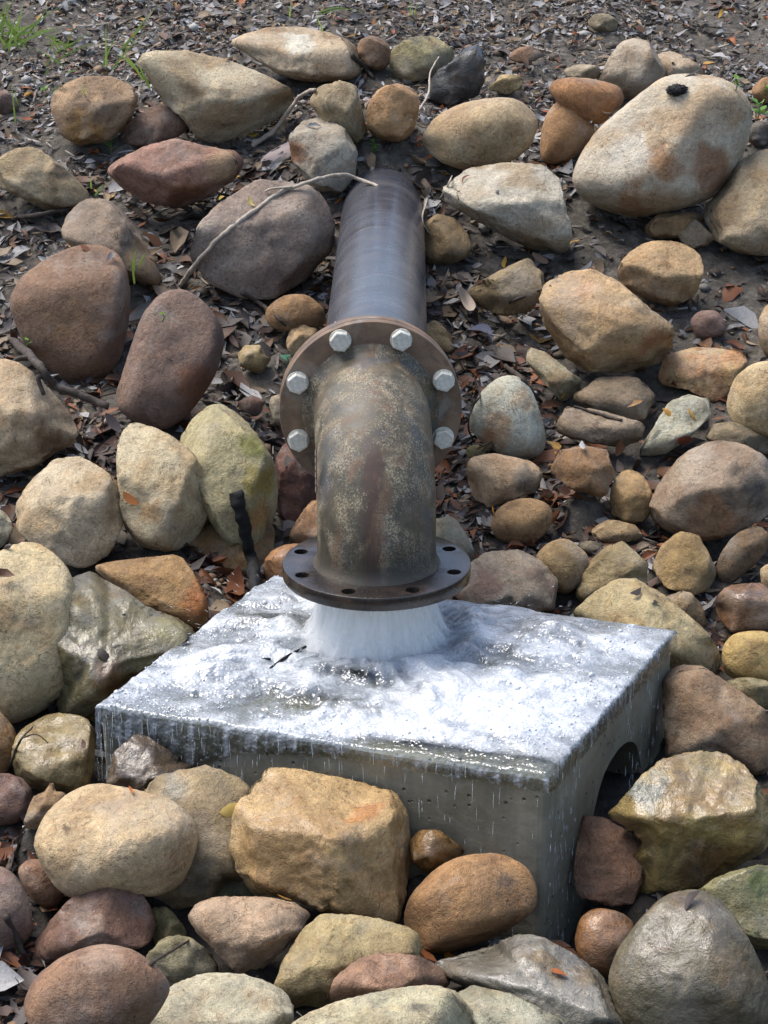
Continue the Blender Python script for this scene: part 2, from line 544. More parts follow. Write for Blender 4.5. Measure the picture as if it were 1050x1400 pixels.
MOUNDS = []          # soil heaped under rocks that would otherwise hang in the air: x, y, height, radius
def ground_z(x, y, detail=True):
    x = np.atleast_1d(np.asarray(x, float)); y = np.atleast_1d(np.asarray(y, float))
    z = np.where((y > -9) & (y < 19), np.interp(y, _gy, _gz), np.interp(y, GY, GZ))
    # left bank higher beside the block, a heap over the buried end of the pipe, a wet hollow by the block's right side
    z = z + 0.06 * smooth(-0.15, -0.5, x) * smooth(3.3, 3.8, y) * (1 - smooth(4.6, 5.2, y))
    z = z + 0.13 * np.exp(-((x - 0.0) / 0.22) ** 2 - ((y - 5.86) / 0.2) ** 2)
    z = z - 0.05 * np.exp(-((x - 0.0) / 0.2) ** 2 - ((y - 4.9) / 0.4) ** 2)
    z = z - 0.14 * np.exp(-((x - 0.36) / 0.14) ** 2 - ((y - 3.33) / 0.16) ** 2)
    if MOUNDS:
        hm = np.zeros_like(z)
        for mx_, my_, mh_, mr_ in MOUNDS:
            near = (np.abs(x - mx_) < 3 * mr_) & (np.abs(y - my_) < 3 * mr_)
            hm[near] = np.maximum(hm[near], mh_ * np.exp(-((x[near] - mx_) ** 2 + (y[near] - my_) ** 2) / mr_ ** 2))
        z = z + hm
    far = np.exp(-(np.maximum(np.abs(x) - 2, 0) / 3))
    if detail:
        P = np.stack([x, y, np.zeros_like(x)], 1)
        z = z - 0.012 + 0.03 * fbm(P * 2.2, 3, 3) + 0.022 * fbm(P * 9, 5, 4) * far
        z = z + 0.010 * fbm(P * 45, 8, 2) * (np.abs(x) < 3)
    return z

def ground_hit(px, py):
    d = ray(px, py)
    ts = np.arange(2.5, 12, 0.01)
    P = CAM + ts[:, None] * d
    below = P[:, 2] < ground_z(P[:, 0], P[:, 1], False)
    k = int(np.argmax(below)) if below.any() else len(ts) - 1
    return ts[k]

# ------------------------------------------------------------------ concrete block with a round opening in its right side
def evaluated_mesh(o, name):
    dg = bpy.context.evaluated_depsgraph_get()
    dg.update()
    me = bpy.data.meshes.new_from_object(o.evaluated_get(dg))
    me.name = name
    return me

def bm_mesh(bm, name, smooth_shade=True):
    me = bpy.data.meshes.new(name)
    bm.to_mesh(me); bm.free()
    me.polygons.foreach_set('use_smooth', np.full(len(me.polygons), smooth_shade))
    return me

def boolean_cut(o, cutters, name):
    for c in cutters:
        md = o.modifiers.new('cut', 'BOOLEAN')
        md.operation = 'DIFFERENCE'; md.solver = 'EXACT'; md.object = c
    me = evaluated_mesh(o, name)
    o.modifiers.clear()
    for c in cutters:
        mc = c.data
        bpy.data.objects.remove(c, do_unlink=True)
        bpy.data.meshes.remove(mc)
    old = o.data
    o.data = me
    bpy.data.meshes.remove(old)

def basis(p, ux, uy, uz):
    M = Matrix.Identity(4)
    for i, v in enumerate((ux, uy, uz)):
        for j in range(3): M[j][i] = float(v[j])
    M.translation = Vector([float(q) for q in p])
    return M

bm = bmesh.new()
bmesh.ops.create_cube(bm, size=1.0)
for v in bm.verts:
    v.co = Vector(((v.co.x + .5) * BU, (v.co.y + .5) * BV, (v.co.z - .5) * BLK_H))
bmesh.ops.bevel(bm, geom=[e for e in bm.edges], offset=0.014, segments=3, profile=0.5, affect='EDGES')
bmesh.ops.subdivide_edges(bm, edges=[e for e in bm.edges if e.calc_length() > 0.1], cuts=24, use_grid_fill=True)
bmesh.ops.recalc_face_normals(bm, faces=bm.faces)
for v in bm.verts:
    p = np.array([[v.co.x, v.co.y, v.co.z]])
    k = float(fbm(p * 9, 4, 3)[0]) * 0.006
    v.co += v.normal * k
for v in bm.verts:
    q = U * v.co.x + Vd * v.co.y
    v.co = Vector((q[0], q[1], v.co.z))
block = link('concrete_block', bm_mesh(bm, 'concrete_block'), M_CONC)
block.location = PA
bpy.context.view_layer.update()
HOLE_V, HOLE_Z, HOLE_R = BV * 0.55, -0.245, 0.135
cutters = []
bm = bmesh.new()
bmesh.ops.create_cone(bm, segments=48, radius1=HOLE_R, radius2=HOLE_R, depth=0.62, cap_ends=True)
cut = link('cut', bm_mesh(bm, 'cut'))
fn = np.array([Vd[1], -Vd[0], 0.0])
cut.matrix_world = basis(blk(BU, HOLE_V, HOLE_Z) - fn * 0.2, Vd, (0, 0, 1), fn)
cutters.append(cut)
bpy.context.view_layer.update()
boolean_cut(block, cutters, 'concrete_block')
md = block.data
if not md.materials: md.materials.append(M_CONC)
md.polygons.foreach_set('use_smooth', np.full(len(md.polygons), False))
tag(block, 'wet grey concrete block with a round opening in its side under the pipe', 'concrete block')

# ------------------------------------------------------------------ the pipe: straight pipe, two flanges, elbow, bolts
YAW = math.radians(3.0)
FL_Z = 0.158                                     # top face of the outlet flange
OUT = at_z(515, 768, FL_Z)
AX = np.array([-math.sin(YAW), math.cos(YAW), 0.0])      # axis of the pipe, going back
SX = np.array([math.cos(YAW), math.sin(YAW), 0.0])
best = None
for a in np.arange(0.15, 0.32, 0.001):
    p = OUT + AX * a + np.array([0, 0, a])
    e = abs(project(p)[1] - 560)
    if best is None or e < best[0]: best = (e, a)
ARM = best[1]
UPC = OUT + AX * ARM + np.array([0, 0, ARM])     # centre of the face of the upper flange
print('arm', ARM, 'outlet', OUT, 'upper', UPC, project(UPC), 'block', BU, BV)
R_FL, R_EL, R_HD, R_BC = 0.1745, 0.1095, 0.108, 0.1505

pipe_thing = empty('discharge_pipe', OUT)
bpy.context.view_layer.update()
tag(pipe_thing, 'black pipe with rusty bolted flanges and a mottled elbow pouring water onto the block', 'pipe')
def part(name, me, mat, parent=pipe_thing):
    o = link(name, me, mat)
    o.parent = parent
    if parent is pipe_thing:
        o.matrix_parent_inverse = Matrix.Translation(-Vector([float(q) for q in OUT]))
    return o

def tube(path, radii, seg=48, closed_ends=True, wob=0.0, seed=0):
    """rings swept along a path (parallel transport)"""
    path = np.asarray(path, float); n = len(path)
    radii = np.broadcast_to(np.asarray(radii, float), (n,))
    T = np.gradient(path, axis=0); T /= np.linalg.norm(T, axis=1)[:, None]
    ref = np.array([0, 0, 1.0]) if abs(T[0][2]) < 0.9 else np.array([1.0, 0, 0])
    nrm = np.cross(T[0], ref); nrm /= np.linalg.norm(nrm)
    ang = np.linspace(0, 2 * math.pi, seg, endpoint=False)
    V = []
    for i in range(n):
        nrm = nrm - T[i] * (nrm @ T[i]); nrm /= np.linalg.norm(nrm)
        b = np.cross(T[i], nrm)
        V.append(path[i] + radii[i] * (np.cos(ang)[:, None] * nrm + np.sin(ang)[:, None] * b))
    V = np.concatenate(V)
    if wob:
        V = V + wob * np.stack([fbm(V * 40, seed + q, 2) for q in range(3)], 1)
    Fc = []
    for i in range(n - 1):
        for k in range(seg):
            k2 = (k + 1) % seg
            Fc.append((i * seg + k, i * seg + k2, (i + 1) * seg + k2, (i + 1) * seg + k))
    if closed_ends:
        Fc.append(tuple(range(seg))[::-1])
        Fc.append(tuple(range((n - 1) * seg, n * seg)))
    return V, Fc

def ring_solid(profile, seg=96):
    """closed (r, h) profile turned about z"""
    ang = np.linspace(0, 2 * math.pi, seg, endpoint=False)
    n = len(profile)
    V = np.array([(r * math.cos(a), r * math.sin(a), h) for a in ang for r, h in profile])
    Fc = []
    for i in range(seg):
        j = (i + 1) % seg
        for k in range(n):
            k2 = (k + 1) % n
            Fc.append((i * n + k, j * n + k, j * n + k2, i * n + k2))
    return V, Fc

def flange_profile(ri, ro, th, b=0.0025):
    return [(ri, 0), (ro - b, 0), (ro - b * .3, b * .3), (ro, b), (ro, th - b), (ro - b * .3, th - b * .3), (ro - b, th), (ri, th)]

# straight black pipe, bending a little to the right as it enters the bank
L = 2.1
s = np.linspace(0, 1, 40)
start = UPC + AX * 0.05
path = start + np.array([0.006, 0, 0]) + np.outer(s * L, [0.012, 1.0, 0.0])
V, Fc = tube(path, R_HD, 64)
part('pipe', mesh_np('pipe', V, Fc), M_HDPE)
# collar of the stub end against the backing flange
V, Fc = tube(UPC + np.outer(np.array([0.044, 0.058, 0.066]), AX), [R_HD + .014, R_HD + .014, R_HD + .004], 64)
part('collar', mesh_np('collar', V, Fc), M_HDPE)

BX_UP = basis(UPC, SX, np.array([0, 0, 1.0]), np.cross(SX, np.array([0, 0, 1.0])))   # local z points at the camera
def holes(o, M, z0, z1, rad=0.0130, r_bc=R_BC, off=22.5):
    cs = []
    for k in range(8):
        a = math.radians(off + 45 * k)
        bm = bmesh.new()
        bmesh.ops.create_cone(bm, segments=20, radius1=rad, radius2=rad, depth=(z1 - z0) + 0.02, cap_ends=True)
        c = link('cut', bm_mesh(bm, 'cut'))
        c.matrix_world = M @ Matrix.Translation((r_bc * math.cos(a), r_bc * math.sin(a), (z0 + z1) / 2))
        cs.append(c)
    bpy.context.view_layer.update()
    boolean_cut(o, cs, o.name)

def sharpen(me, deg=35):
    """smooth shading with hard edges kept"""
    bm = bmesh.new(); bm.from_mesh(me)
    for e in bm.edges:
        e.smooth = not (len(e.link_faces) == 2 and e.calc_face_angle(0) > math.radians(deg))
    for f in bm.faces: f.smooth = True
    bm.to_mesh(me); bm.free()

def flange(name, M, z0, z1, ri, mat):
    V, Fc = ring_solid([(r, h + z0) for r, h in flange_profile(ri, R_FL, z1 - z0)])
    o = link(name, mesh_np(name, V, Fc, False), mat)
    o.matrix_world = M
    bpy.context.view_layer.update()
    holes(o, M, z0, z1)
    sharpen(o.data)
    if not o.data.materials: o.data.materials.append(mat)
    o.parent = pipe_thing
    o.matrix_parent_inverse = Matrix.Translation(-Vector([float(q) for q in OUT]))
    return o
flange('flange', BX_UP, -0.021, 0.0, 0.099, M_FLANGE)
flange('flange', BX_UP, -0.046, -0.0235, 0.105, M_FLANGE)
V, Fc = ring_solid([(0.098, -0.0236), (0.142, -0.0236), (0.142, -0.0209), (0.098, -0.0209)], 64)
gk = part('gasket', mesh_np('gasket', V, Fc, False), M_HDPE); gk.matrix_world = BX_UP

BX_LO = basis(OUT, SX, AX, (0, 0, 1))
flange('outlet_flange', BX_LO, -0.026, 0.0, 0.099, M_FLANGE_WET)

# elbow: quarter bend with short straight ends and fillets where it is welded to the flanges
rb = ARM - 0.035
pts, rad = [], []
hub = [(0.0, 0.022), (0.004, 0.0165), (0.009, 0.0095), (0.016, 0.004), (0.026, 0.0)]
for t, dr in hub:
    pts.append(UPC - AX * t); rad.append(R_EL + dr)
for k in range(1, 33):
    a = math.pi / 2 * k / 33
    c0 = UPC - AX * 0.035 - np.array([0, 0, rb])
    pts.append(c0 - AX * (rb * math.sin(a)) + np.array([0, 0, rb * math.cos(a)])); rad.append(R_EL)
for t, dr in hub[::-1]:
    pts.append(OUT + np.array([0, 0, t])); rad.append(R_EL + dr * 0.4)
pts = np.array(pts)
V, Fc = tube(pts, rad, 72, closed_ends=False)
Vl = V - OUT
V = V + 0.0012 * np.stack([fbm(Vl * 30, 40 + q, 3) for q in range(3)], 1)
# ragged weld and flash on the left shoulder
el = link('elbow', mesh_np('elbow', V - OUT, Fc), M_ELBOW)
el.parent = pipe_thing
# inner bore of the elbow's mouth
V, Fc = tube(OUT + np.outer(np.array([0.05, 0.0, -0.0255]), [0, 0, 1]), 0.0985, 64, False)
part('bore', mesh_np('bore', V, Fc), M_FLANGE_WET)
# cast marks on the left side of the elbow
for k in range(6):
    ang = math.radians(176 + 3 * (k % 2))
    zc = 0.215 - k * 0.014
    p0 = np.array([math.cos(ang) * 0.1105, -0.004 + 0.01 * math.sin(ang), zc])
    bm = bmesh.new()
    bmesh.ops.create_icosphere(bm, subdivisions=2, radius=1.0)
    for v in bm.verts:
        v.co = Vector((v.co.x * 0.0022, v.co.y * 0.014, v.co.z * 0.003 + 0.25 * v.co.y * 0.016))
    o = link('cast_mark', bm_mesh(bm, 'cast_mark'), M_ELBOW)
    o.parent = pipe_thing
    o.location = p0

# bolts: eight on the upper flange, hex head, washer in front, nut behind
def bolt_meshes():
    bm = bmesh.new()
    r = 0.0200
    bmesh.ops.create_cone(bm, segments=6, radius1=r, radius2=r, depth=0.0135, cap_ends=True)
    bmesh.ops.translate(bm, verts=bm.verts, vec=(0, 0, 0.00675 + 0.003))
    top = [f for f in bm.faces if f.normal.z > 0.9][0]
    res = bmesh.ops.inset_region(bm, faces=[top], thickness=0.002)
    bmesh.ops.translate(bm, verts=top.verts, vec=(0, 0, 0.0012))
    bmesh.ops.create_cone(bm, segments=16, radius1=0.010, radius2=0.010, depth=0.085, cap_ends=True,
                          matrix=Matrix.Translation((0, 0, -0.040)))
    head = bm_mesh(bm, 'bolt_head', False)
    V, Fc = ring_solid([(0.0101, 0.0), (0.0212, 0.0), (0.0212, 0.003), (0.0101, 0.003)], 28)
    washer = mesh_np('washer', V, Fc, False)
    bm = bmesh.new()
    bmesh.ops.create_cone(bm, segments=6, radius1=r, radius2=r, depth=0.016, cap_ends=True,
                          matrix=Matrix.Translation((0, 0, -0.0545)))
    nut = bm_mesh(bm, 'nut', False)
    return head, washer, nut
bh, bw, bn = bolt_meshes()
for me in (bh, bw, bn): me.materials.append(M_ZINC)
rnd = random.Random(4)
for k in range(8):
    a = math.radians(22.5 + 45 * k)
    M = BX_UP @ Matrix.Translation((R_BC * math.cos(a), R_BC * math.sin(a), 0.0)) @ Matrix.Rotation(rnd.uniform(0, 1.0), 4, 'Z')
    b = link('bolt', bh); b.parent = pipe_thing
    b.matrix_parent_inverse = Matrix.Translation(-Vector([float(q) for q in OUT]))
    b.matrix_world = M
    for nm, me in (('washer', bw), ('nut', bn)):
        w = link(nm, me); w.parent = b

# ------------------------------------------------------------------ rocks
# one row each: label | colour | second colour | style r(ound) m(edium) a(ngular) | wetness | outline in photo pixels | options
TOP = (0.0, 0.72, 0.69)
ROCKS = [
 ('large pale slab with flat tilted top above the reddish rock', (190,174,142), (150,122,82), 'a', 0, '188,80 215,70 260,70 310,82 360,102 395,120 403,135 390,157 350,177 297,197 270,190 250,160 222,140 205,108', dict(cuts=[(0.08,.80,.60,.40),(0.05,-.80,.60,.52)])),
 ('long tan slab with a whitish patch at the top of the bank', (188,165,132), (150,118,80), 'm', 0, '311,60 330,47 370,37 415,37 460,47 487,62 495,100 480,111 430,112 390,105 350,82', dict(cuts=[(0,.85,.52,.5)], spots=[(407,53,22,(210,204,186))])),
 ('small brown stone beside the long tan slab', (138,104,74), (110,84,62), 'm', 0, '490,55 510,48 530,58 537,80 525,95 500,97 489,80', {}),
 ('brown rock with a yellow lower corner beside the grass blades', (166,134,98), (130,104,80), 'a', 0, '69,145 75,122 110,106 150,104 180,117 189,135 178,165 150,192 110,200 85,185', dict(cuts=[(-.05,.72,.68,.62),(.55,-.35,.75,.7),(-.35,-.3,.88,.72)], spots=[(112,178,26,(172,126,52))])),
 ('small dark brown stone leaning on the large pale slab', (128,98,80), (104,82,70), 'a', 0, '160,192 172,170 205,147 235,140 250,155 258,178 235,190 185,201', dict(cuts=[(-.1,.7,.7,.6)])),
 ('flat reddish rock with a tan right end', (158,114,94), (138,100,82), 'a', 0, '147,235 155,222 200,200 240,190 280,200 320,206 334,220 322,245 280,272 245,284 200,277 165,255', dict(cuts=[(0,.7,.71,.62)], spots=[(310,222,32,(168,136,98)),(250,265,28,(140,92,60))])),
 ('rounded tan rock half sunk in litter below the brown and yellow rock', (166,144,104), (128,106,76), 'm', 0, '-12,225 20,204 50,202 75,220 100,240 123,265 115,283 65,290 30,270 -5,255', dict(cuts=[(-.2,.75,.63,.68)])),
 ('dark reddish stone cut by the edge beside the long grass blade', (128,98,86), (100,78,68), 'm', 0, '-20,125 10,123 27,145 20,156 -20,158', {}),
 ('grey brown rock with a tan right flank below the reddish rock', (142,121,100), (116,99,82), 'm', 0, '84,322 92,295 115,272 145,272 170,290 190,320 208,350 224,385 215,397 190,395 150,375 105,345', dict(spots=[(195,350,26,(190,152,102)),(212,382,20,(186,146,96))])),
 ('big grey brown rock under the pale fallen branch beside the pipe', (138,118,104), (160,140,124), 'a', 0, '262,350 275,305 300,280 350,247 395,250 430,258 447,282 456,315 450,345 415,385 370,408 330,405 285,385', dict(cuts=[(0.05,.76,.65,.55),(.1,-.35,.93,.66),(.75,.0,.66,.8)])),
 ('upright tan stone above the rust marked grey stone', (166,147,112), (130,108,74), 'a', 0, '425,142 435,120 465,111 487,118 493,145 503,185 492,196 465,192 440,165', {}),
 ('grey stone with a rust mark beside the curled bark piece', (166,156,138), (140,124,100), 'a', 0, '395,187 415,165 440,160 470,175 488,205 485,240 465,265 430,260 400,220', dict(cuts=[(.1,.6,.79,.62)], spots=[(409,206,16,(164,104,54))])),
 ('orange tan stone behind the pipe end', (186,142,88), (150,108,64), 'm', 0, '500,160 505,140 520,120 545,114 570,125 573,150 565,180 550,193 520,192 505,180', {}),
 ('olive stone with dark blotches beside the black rock', (168,154,106), (110,104,86), 'm', 0, '532,87 537,65 565,50 595,50 617,65 620,80 600,100 570,112 540,107', dict(patch=.12)),
 ('jagged black rock at the top of the bank', (52,50,48), (30,30,30), 'a', .5, '580,120 598,97 620,83 632,66 655,60 662,85 660,115 645,132 610,146 585,140', dict(rough=2.2)),
 ('smooth oval cream boulder below the black rock', (192,164,120), (164,132,88), 'r', 0, '577,188 595,160 630,142 675,134 705,135 730,155 735,170 725,200 700,220 650,235 610,225 583,205', {}),
 ('smooth upright brown stone beside the huge boulder', (166,124,76), (140,100,58), 'r', 0, '738,215 740,180 750,150 770,134 795,142 812,170 812,185 785,217 755,225', {}),
 ('orange brown wedge stone lying on the upright brown stone', (168,118,68), (140,96,54), 'r', 0, '752,117 765,106 805,107 845,117 854,135 840,152 820,172 790,160 765,140 752,130', dict(ds=.03)),
 ('pointed pinkish grey rock behind the huge boulder', (178,160,136), (150,128,102), 'a', 0, '817,112 830,85 845,62 870,51 887,57 910,95 910,112 870,135 840,135', dict(cuts=[(-.35,.3,.88,.68)])),
 ('pale low stone showing behind the huge boulder', (186,164,134), (160,132,100), 'm', 0, '890,80 905,72 920,70 950,85 967,102 950,120 900,120', dict(ds=-.05)),
 ('huge cream boulder with rust streaks and a black lump on it', (198,184,160), (178,148,108), 'r', 0, '784,245 790,220 815,180 845,155 875,130 905,107 940,101 985,107 1015,125 1028,155 1020,200 1000,240 975,270 925,285 870,298 825,287 797,270', dict(cuts=[(-.35,.45,.82,.72),(.5,-.1,.86,.78)], spots=[(962,232,34,(150,102,60)),(862,268,30,(168,124,78)),(905,225,26,(168,122,76)),(870,200,30,(206,196,178))])),
 ('craggy grey tan rock cut by the edge below the huge boulder', (168,148,114), (140,112,76), 'a', 0, '963,300 968,278 995,250 1005,225 1040,205 1080,205 1090,300 1070,350 1010,345 975,325', dict(cuts=[(-.3,.6,.74,.6)])),
 ('flat topped grey slab with a dark broken lower edge right of the pipe', (186,176,156), (156,134,100), 'a', 0, '604,258 640,230 690,222 740,225 765,245 772,280 782,320 770,348 735,345 685,320 640,295 612,280', dict(cuts=[(.02,.74,.67,.36),(-.22,-.86,.46,.58)])),
 ('small olive brown stone touching the right side of the pipe', (142,118,78), (110,90,60), 'm', 0, '577,350 577,310 597,292 625,300 645,330 640,352 610,362 585,362', {}),
 ('flat ochre stone below the huge boulder', (152,118,70), (120,92,58), 'a', 0, '882,310 900,292 950,290 965,300 930,325 890,326', dict(ds=-.02)),
 ('small grey pointed stone beside the flat ochre stone', (152,128,96), (126,104,76), 'a', 0, '925,320 950,298 978,325 965,338 940,340', {}),
 ('tan boulder on bare soil below the flat ochre stone', (182,148,100), (152,118,74), 'm', 0, '843,375 855,350 885,330 925,330 955,345 962,370 950,405 915,420 885,410 855,395', {}),
 ('muddy tan stone sunk in the bank right of the pipe', (144,124,88), (112,96,68), 'a', 0, '637,397 685,370 722,352 742,375 745,400 725,425 690,432 655,420', dict(ds=-.03)),
 ('large honey coloured boulder with an orange right end', (194,160,112), (170,134,88), 'a', 0, '739,415 745,390 775,372 810,368 845,385 885,420 920,445 917,485 900,505 845,509 805,507 775,490 745,445', dict(cuts=[(.1,.7,.7,.66),(-.3,.0,.95,.75)], spots=[(895,480,28,(170,112,62)),(800,395,18,(204,150,98))])),
 ('small round reddish stone on bare soil', (142,112,98), (120,92,80), 'r', 0, '942,440 955,425 980,424 994,445 990,460 955,464', {}),
 ('blocky orange and yellow rock below the small reddish stone', (176,128,78), (182,152,100), 'a', 0, '900,515 910,485 950,475 1010,477 1022,495 1005,535 975,550 940,532 905,527', dict(cuts=[(0,.85,.53,.5),(0,-.2,.98,.6)])),
 ('tan stone cut by the edge above the round cream boulder', (186,156,116), (160,124,84), 'r', 0, '1037,440 1045,420 1060,412 1085,430 1085,490 1050,490 1038,470', {}),
 ('round cream boulder cut by the edge above the dark blotched rock', (202,178,130), (176,146,100), 'r', 0, '992,555 1005,515 1035,495 1075,495 1095,545 1080,600 1040,597 1005,580', {}),
 ('dull flat stone under the round cream boulder', (134,118,90), (104,92,70), 'm', 0, '962,600 975,580 1005,576 1050,598 1060,620 1000,630', dict(ds=-.03)),
 ('large purplish tan rock with a black blotch and brown underside', (154,132,108), (134,108,82), 'm', 0, '888,690 905,655 935,620 975,602 1015,607 1050,628 1066,670 1050,705 1000,730 960,742 915,730 893,712', dict(cuts=[(-.2,.72,.66,.6),(.1,-.4,.91,.72)], spots=[(1022,662,30,(46,42,38)),(965,715,45,(140,100,62)),(945,640,22,(168,150,128))])),
 ('whitish flat stone with yellow leaves lying on it', (188,184,160), (160,152,124), 'a', 0, '870,622 890,590 915,550 940,540 970,545 972,570 940,600 910,620', dict(cuts=[(0,.6,.8,.55)])),
 ('brown slab under the large honey coloured boulder', (138,118,92), (110,94,72), 'a', 0, '780,545 820,515 870,515 897,540 880,576 825,570', dict(ds=-.03, cuts=[(0,.8,.6,.4)])),
 ('flat cracked grey brown stone with a split across it', (154,134,110), (128,110,88), 'a', 0, '762,580 775,555 815,560 880,577 877,600 850,612 805,605 765,595', dict(cuts=[(0,.84,.54,.35),(0,-.3,.95,.55)])),
 ('wedge of pale stone with a brown face beside the honey boulder', (164,154,124), (144,118,80), 'a', 0, '720,495 722,475 745,480 775,505 796,520 790,540 768,548 740,520', dict(cuts=[(-.25,.7,.67,.5)])),
 ('upright white cobble with tan patches right of the flange', (192,192,174), (176,164,138), 'r', 0, '640,575 655,540 680,517 705,514 725,530 738,565 747,600 740,622 720,629 675,617 650,595', dict(spots=[(682,584,22,(190,150,104)),(668,608,22,(172,118,66)),(716,548,16,(192,162,124))])),
 ('tan cobble with a dark grey end below the white cobble', (196,164,126), (164,130,90), 'a', 0, '638,650 645,625 675,620 725,630 741,645 735,670 690,687 665,696 647,680', dict(cuts=[(0,.8,.6,.55)], spots=[(722,655,20,(112,104,92))])),
 ('square dark brown rock below the cracked stone', (152,112,68), (122,90,58), 'a', 0, '752,645 765,615 800,610 830,615 840,650 825,680 785,670', dict(cuts=[(.1,.8,.6,.5),(-.25,-.1,.96,.66)])),
 ('upright yellowish cobble beside the square dark rock', (172,138,84), (140,110,66), 'm', 0, '832,700 837,660 855,640 880,650 892,675 887,710 860,716', {}),
 ('small rounded brown cobble under the tan cobble with a grey end', (168,130,80), (140,104,62), 'r', 0, '670,715 685,690 720,680 750,688 757,712 735,740 710,748 680,738', {}),
 ('thin ochre piece of stone against the back of the upper flange', (176,148,98), (150,120,78), 'a', 0, '578,446 596,437 618,460 624,484 606,480 588,465', dict(ds=-.04)),
 ('brown stone in the dark gap left of the pipe', (152,114,68), (120,90,58), 'r', 0, '362,425 385,404 420,402 445,425 442,448 400,455 368,447', dict(ds=-.04)),
 ('cream stone touching the left rim of the upper flange', (196,162,114), (160,124,84), 'm', 0, '390,470 400,445 415,440 436,450 428,484 400,490', dict(ds=-.03)),
 ('small yellowish stone among twigs left of the flange', (176,152,100), (146,122,80), 'a', 0, '325,485 335,472 355,472 367,495 357,512 330,502', {}),
 ('tiny dark red stone among leaves left of the flange', (110,68,54), (86,54,46), 'r', 0, '325,550 345,540 360,547 357,566 335,572', {}),
 ('small grey stone behind the left rim of the upper flange', (166,152,124), (140,124,98), 'm', 0, '366,545 385,538 396,580 378,592', dict(ds=-.03)),
 ('dark red rock in shade behind the elbow', (100,64,54), (78,52,44), 'm', 0, '375,630 392,602 430,612 445,690 405,725 375,695', dict(ds=-.05)),
 ('orange tan stone behind the left side of the elbow', (186,142,98), (160,112,70), 'm', .1, '393,735 410,705 430,680 455,700 452,752 410,750', dict(ds=-.03)),
 ('wet orange brown stone behind the rim of the outlet flange', (172,124,78), (136,92,54), 'm', .4, '358,778 370,755 395,743 440,748 440,806 375,812', dict(bk=1)),
 ('big chocolate brown boulder with a flat face left of the pipe', (142,108,82), (118,90,70), 'r', 0, '14,410 30,380 65,355 100,338 135,335 165,350 177,390 175,440 165,490 145,515 110,532 75,510 35,470 18,430', dict(cuts=[(.0,.15,.98,.72),(-.2,.75,.63,.75)], spots=[(90,430,40,(134,100,66))])),
 ('dark purplish boulder leaning on the chocolate brown boulder', (134,106,90), (114,90,78), 'r', 0, '158,540 168,512 180,475 195,430 220,402 250,396 280,415 302,445 306,470 295,510 270,550 245,575 220,589 185,575 163,558', dict(cuts=[(.0,.3,.95,.76)], spots=[(262,525,30,(138,86,54))])),
 ('pale boulder with a brown hollow cut by the edge', (192,168,132), (166,136,98), 'a', 0, '-40,510 0,492 30,500 65,530 95,565 108,590 100,607 75,618 50,640 0,652 -40,630', dict(cuts=[(.0,.75,.66,.68)], spots=[(70,606,24,(128,94,60))])),
 ('square shouldered cream boulder below the pale boulder', (196,176,142), (170,142,100), 'a', 0, '22,690 40,660 75,628 110,624 145,645 167,672 170,710 150,755 115,775 65,765 25,725', dict(cuts=[(0,.8,.6,.58),(0,-.1,.99,.72)])),
 ('cream boulder with a chipped lower corner under the purplish boulder', (202,184,146), (178,152,108), 'm', 0, '160,640 162,600 180,577 220,588 260,615 283,650 288,690 270,735 235,755 190,745 168,715', dict(cuts=[(-.2,.5,.84,.7)], spots=[(208,700,18,(178,138,82))])),
 ('mossy yellow green boulder beside the black log', (172,160,116), (144,132,88), 'm', 0, '240,610 265,570 295,550 325,565 355,600 375,635 380,680 370,730 350,760 310,745 280,700', dict(cuts=[(-.3,.55,.78,.65)], spots=[(358,660,26,(166,146,46)),(345,610,20,(140,140,60)),(350,710,26,(170,122,46))])),
 ('dark wet ochre rock behind the black log', (142,108,58), (104,80,46), 'm', .3, '240,755 270,705 330,690 375,715 372,770 330,805 265,800', dict(show=.15, push=-.10)),
 ('brown rock with a wet orange end above the mossy slab', (168,130,76), (140,102,56), 'm', .25, '125,775 155,767 210,762 245,758 265,785 280,815 285,840 272,866 240,850 195,830 160,805', dict(cuts=[(0,.75,.66,.6)], spots=[(272,820,26,(176,104,30))], bk=1)),
 ('broad wet olive slab against the left side of the block', (138,128,92), (112,98,66), 'a', .75, '78,800 125,780 170,807 200,830 245,845 272,870 215,920 165,952 142,985 80,985 70,880', dict(cuts=[(.1,.62,.78,.45)], spots=[(235,860,26,(150,140,70)),(150,930,24,(128,92,56))], bk=1, ds=-.02)),
 ('tall pale boulder with a bright top cut by the edge', (206,184,138), (182,150,100), 'r', .1, '-45,790 0,755 30,742 60,747 95,780 106,825 100,900 95,940 60,970 15,990 -45,970', dict(cuts=[(.05,.75,.66,.72),(.15,.0,.99,.8)], ds=.04)),
 ('small whitish stone cut by the edge above the tall pale boulder', (190,182,154), (160,148,120), 'm', 0, '-25,690 5,698 20,720 5,748 -25,755', {}),
 ('wet tan cobble below the tall pale boulder', (168,148,100), (134,112,68), 'm', .6, '15,1035 25,1000 70,974 115,980 130,1000 128,1045 120,1080 70,1088 25,1068', dict(cuts=[(0,.72,.69,.55)])),
 ('ochre stone cut by the edge beside the wet tan cobble', (168,128,78), (130,98,58), 'r', .3, '-30,965 0,972 22,1000 25,1030 5,1062 -30,1060', {}),
 ('dark wet pointed stone against the front of the block', (104,82,52), (76,60,40), 'a', .8, '146,1075 155,1030 185,1004 200,1006 235,1030 268,1050 240,1070 205,1082 180,1095', dict(fr=1, cuts=[(.4,.6,.69,.55),(-.5,.1,.86,.6)])),
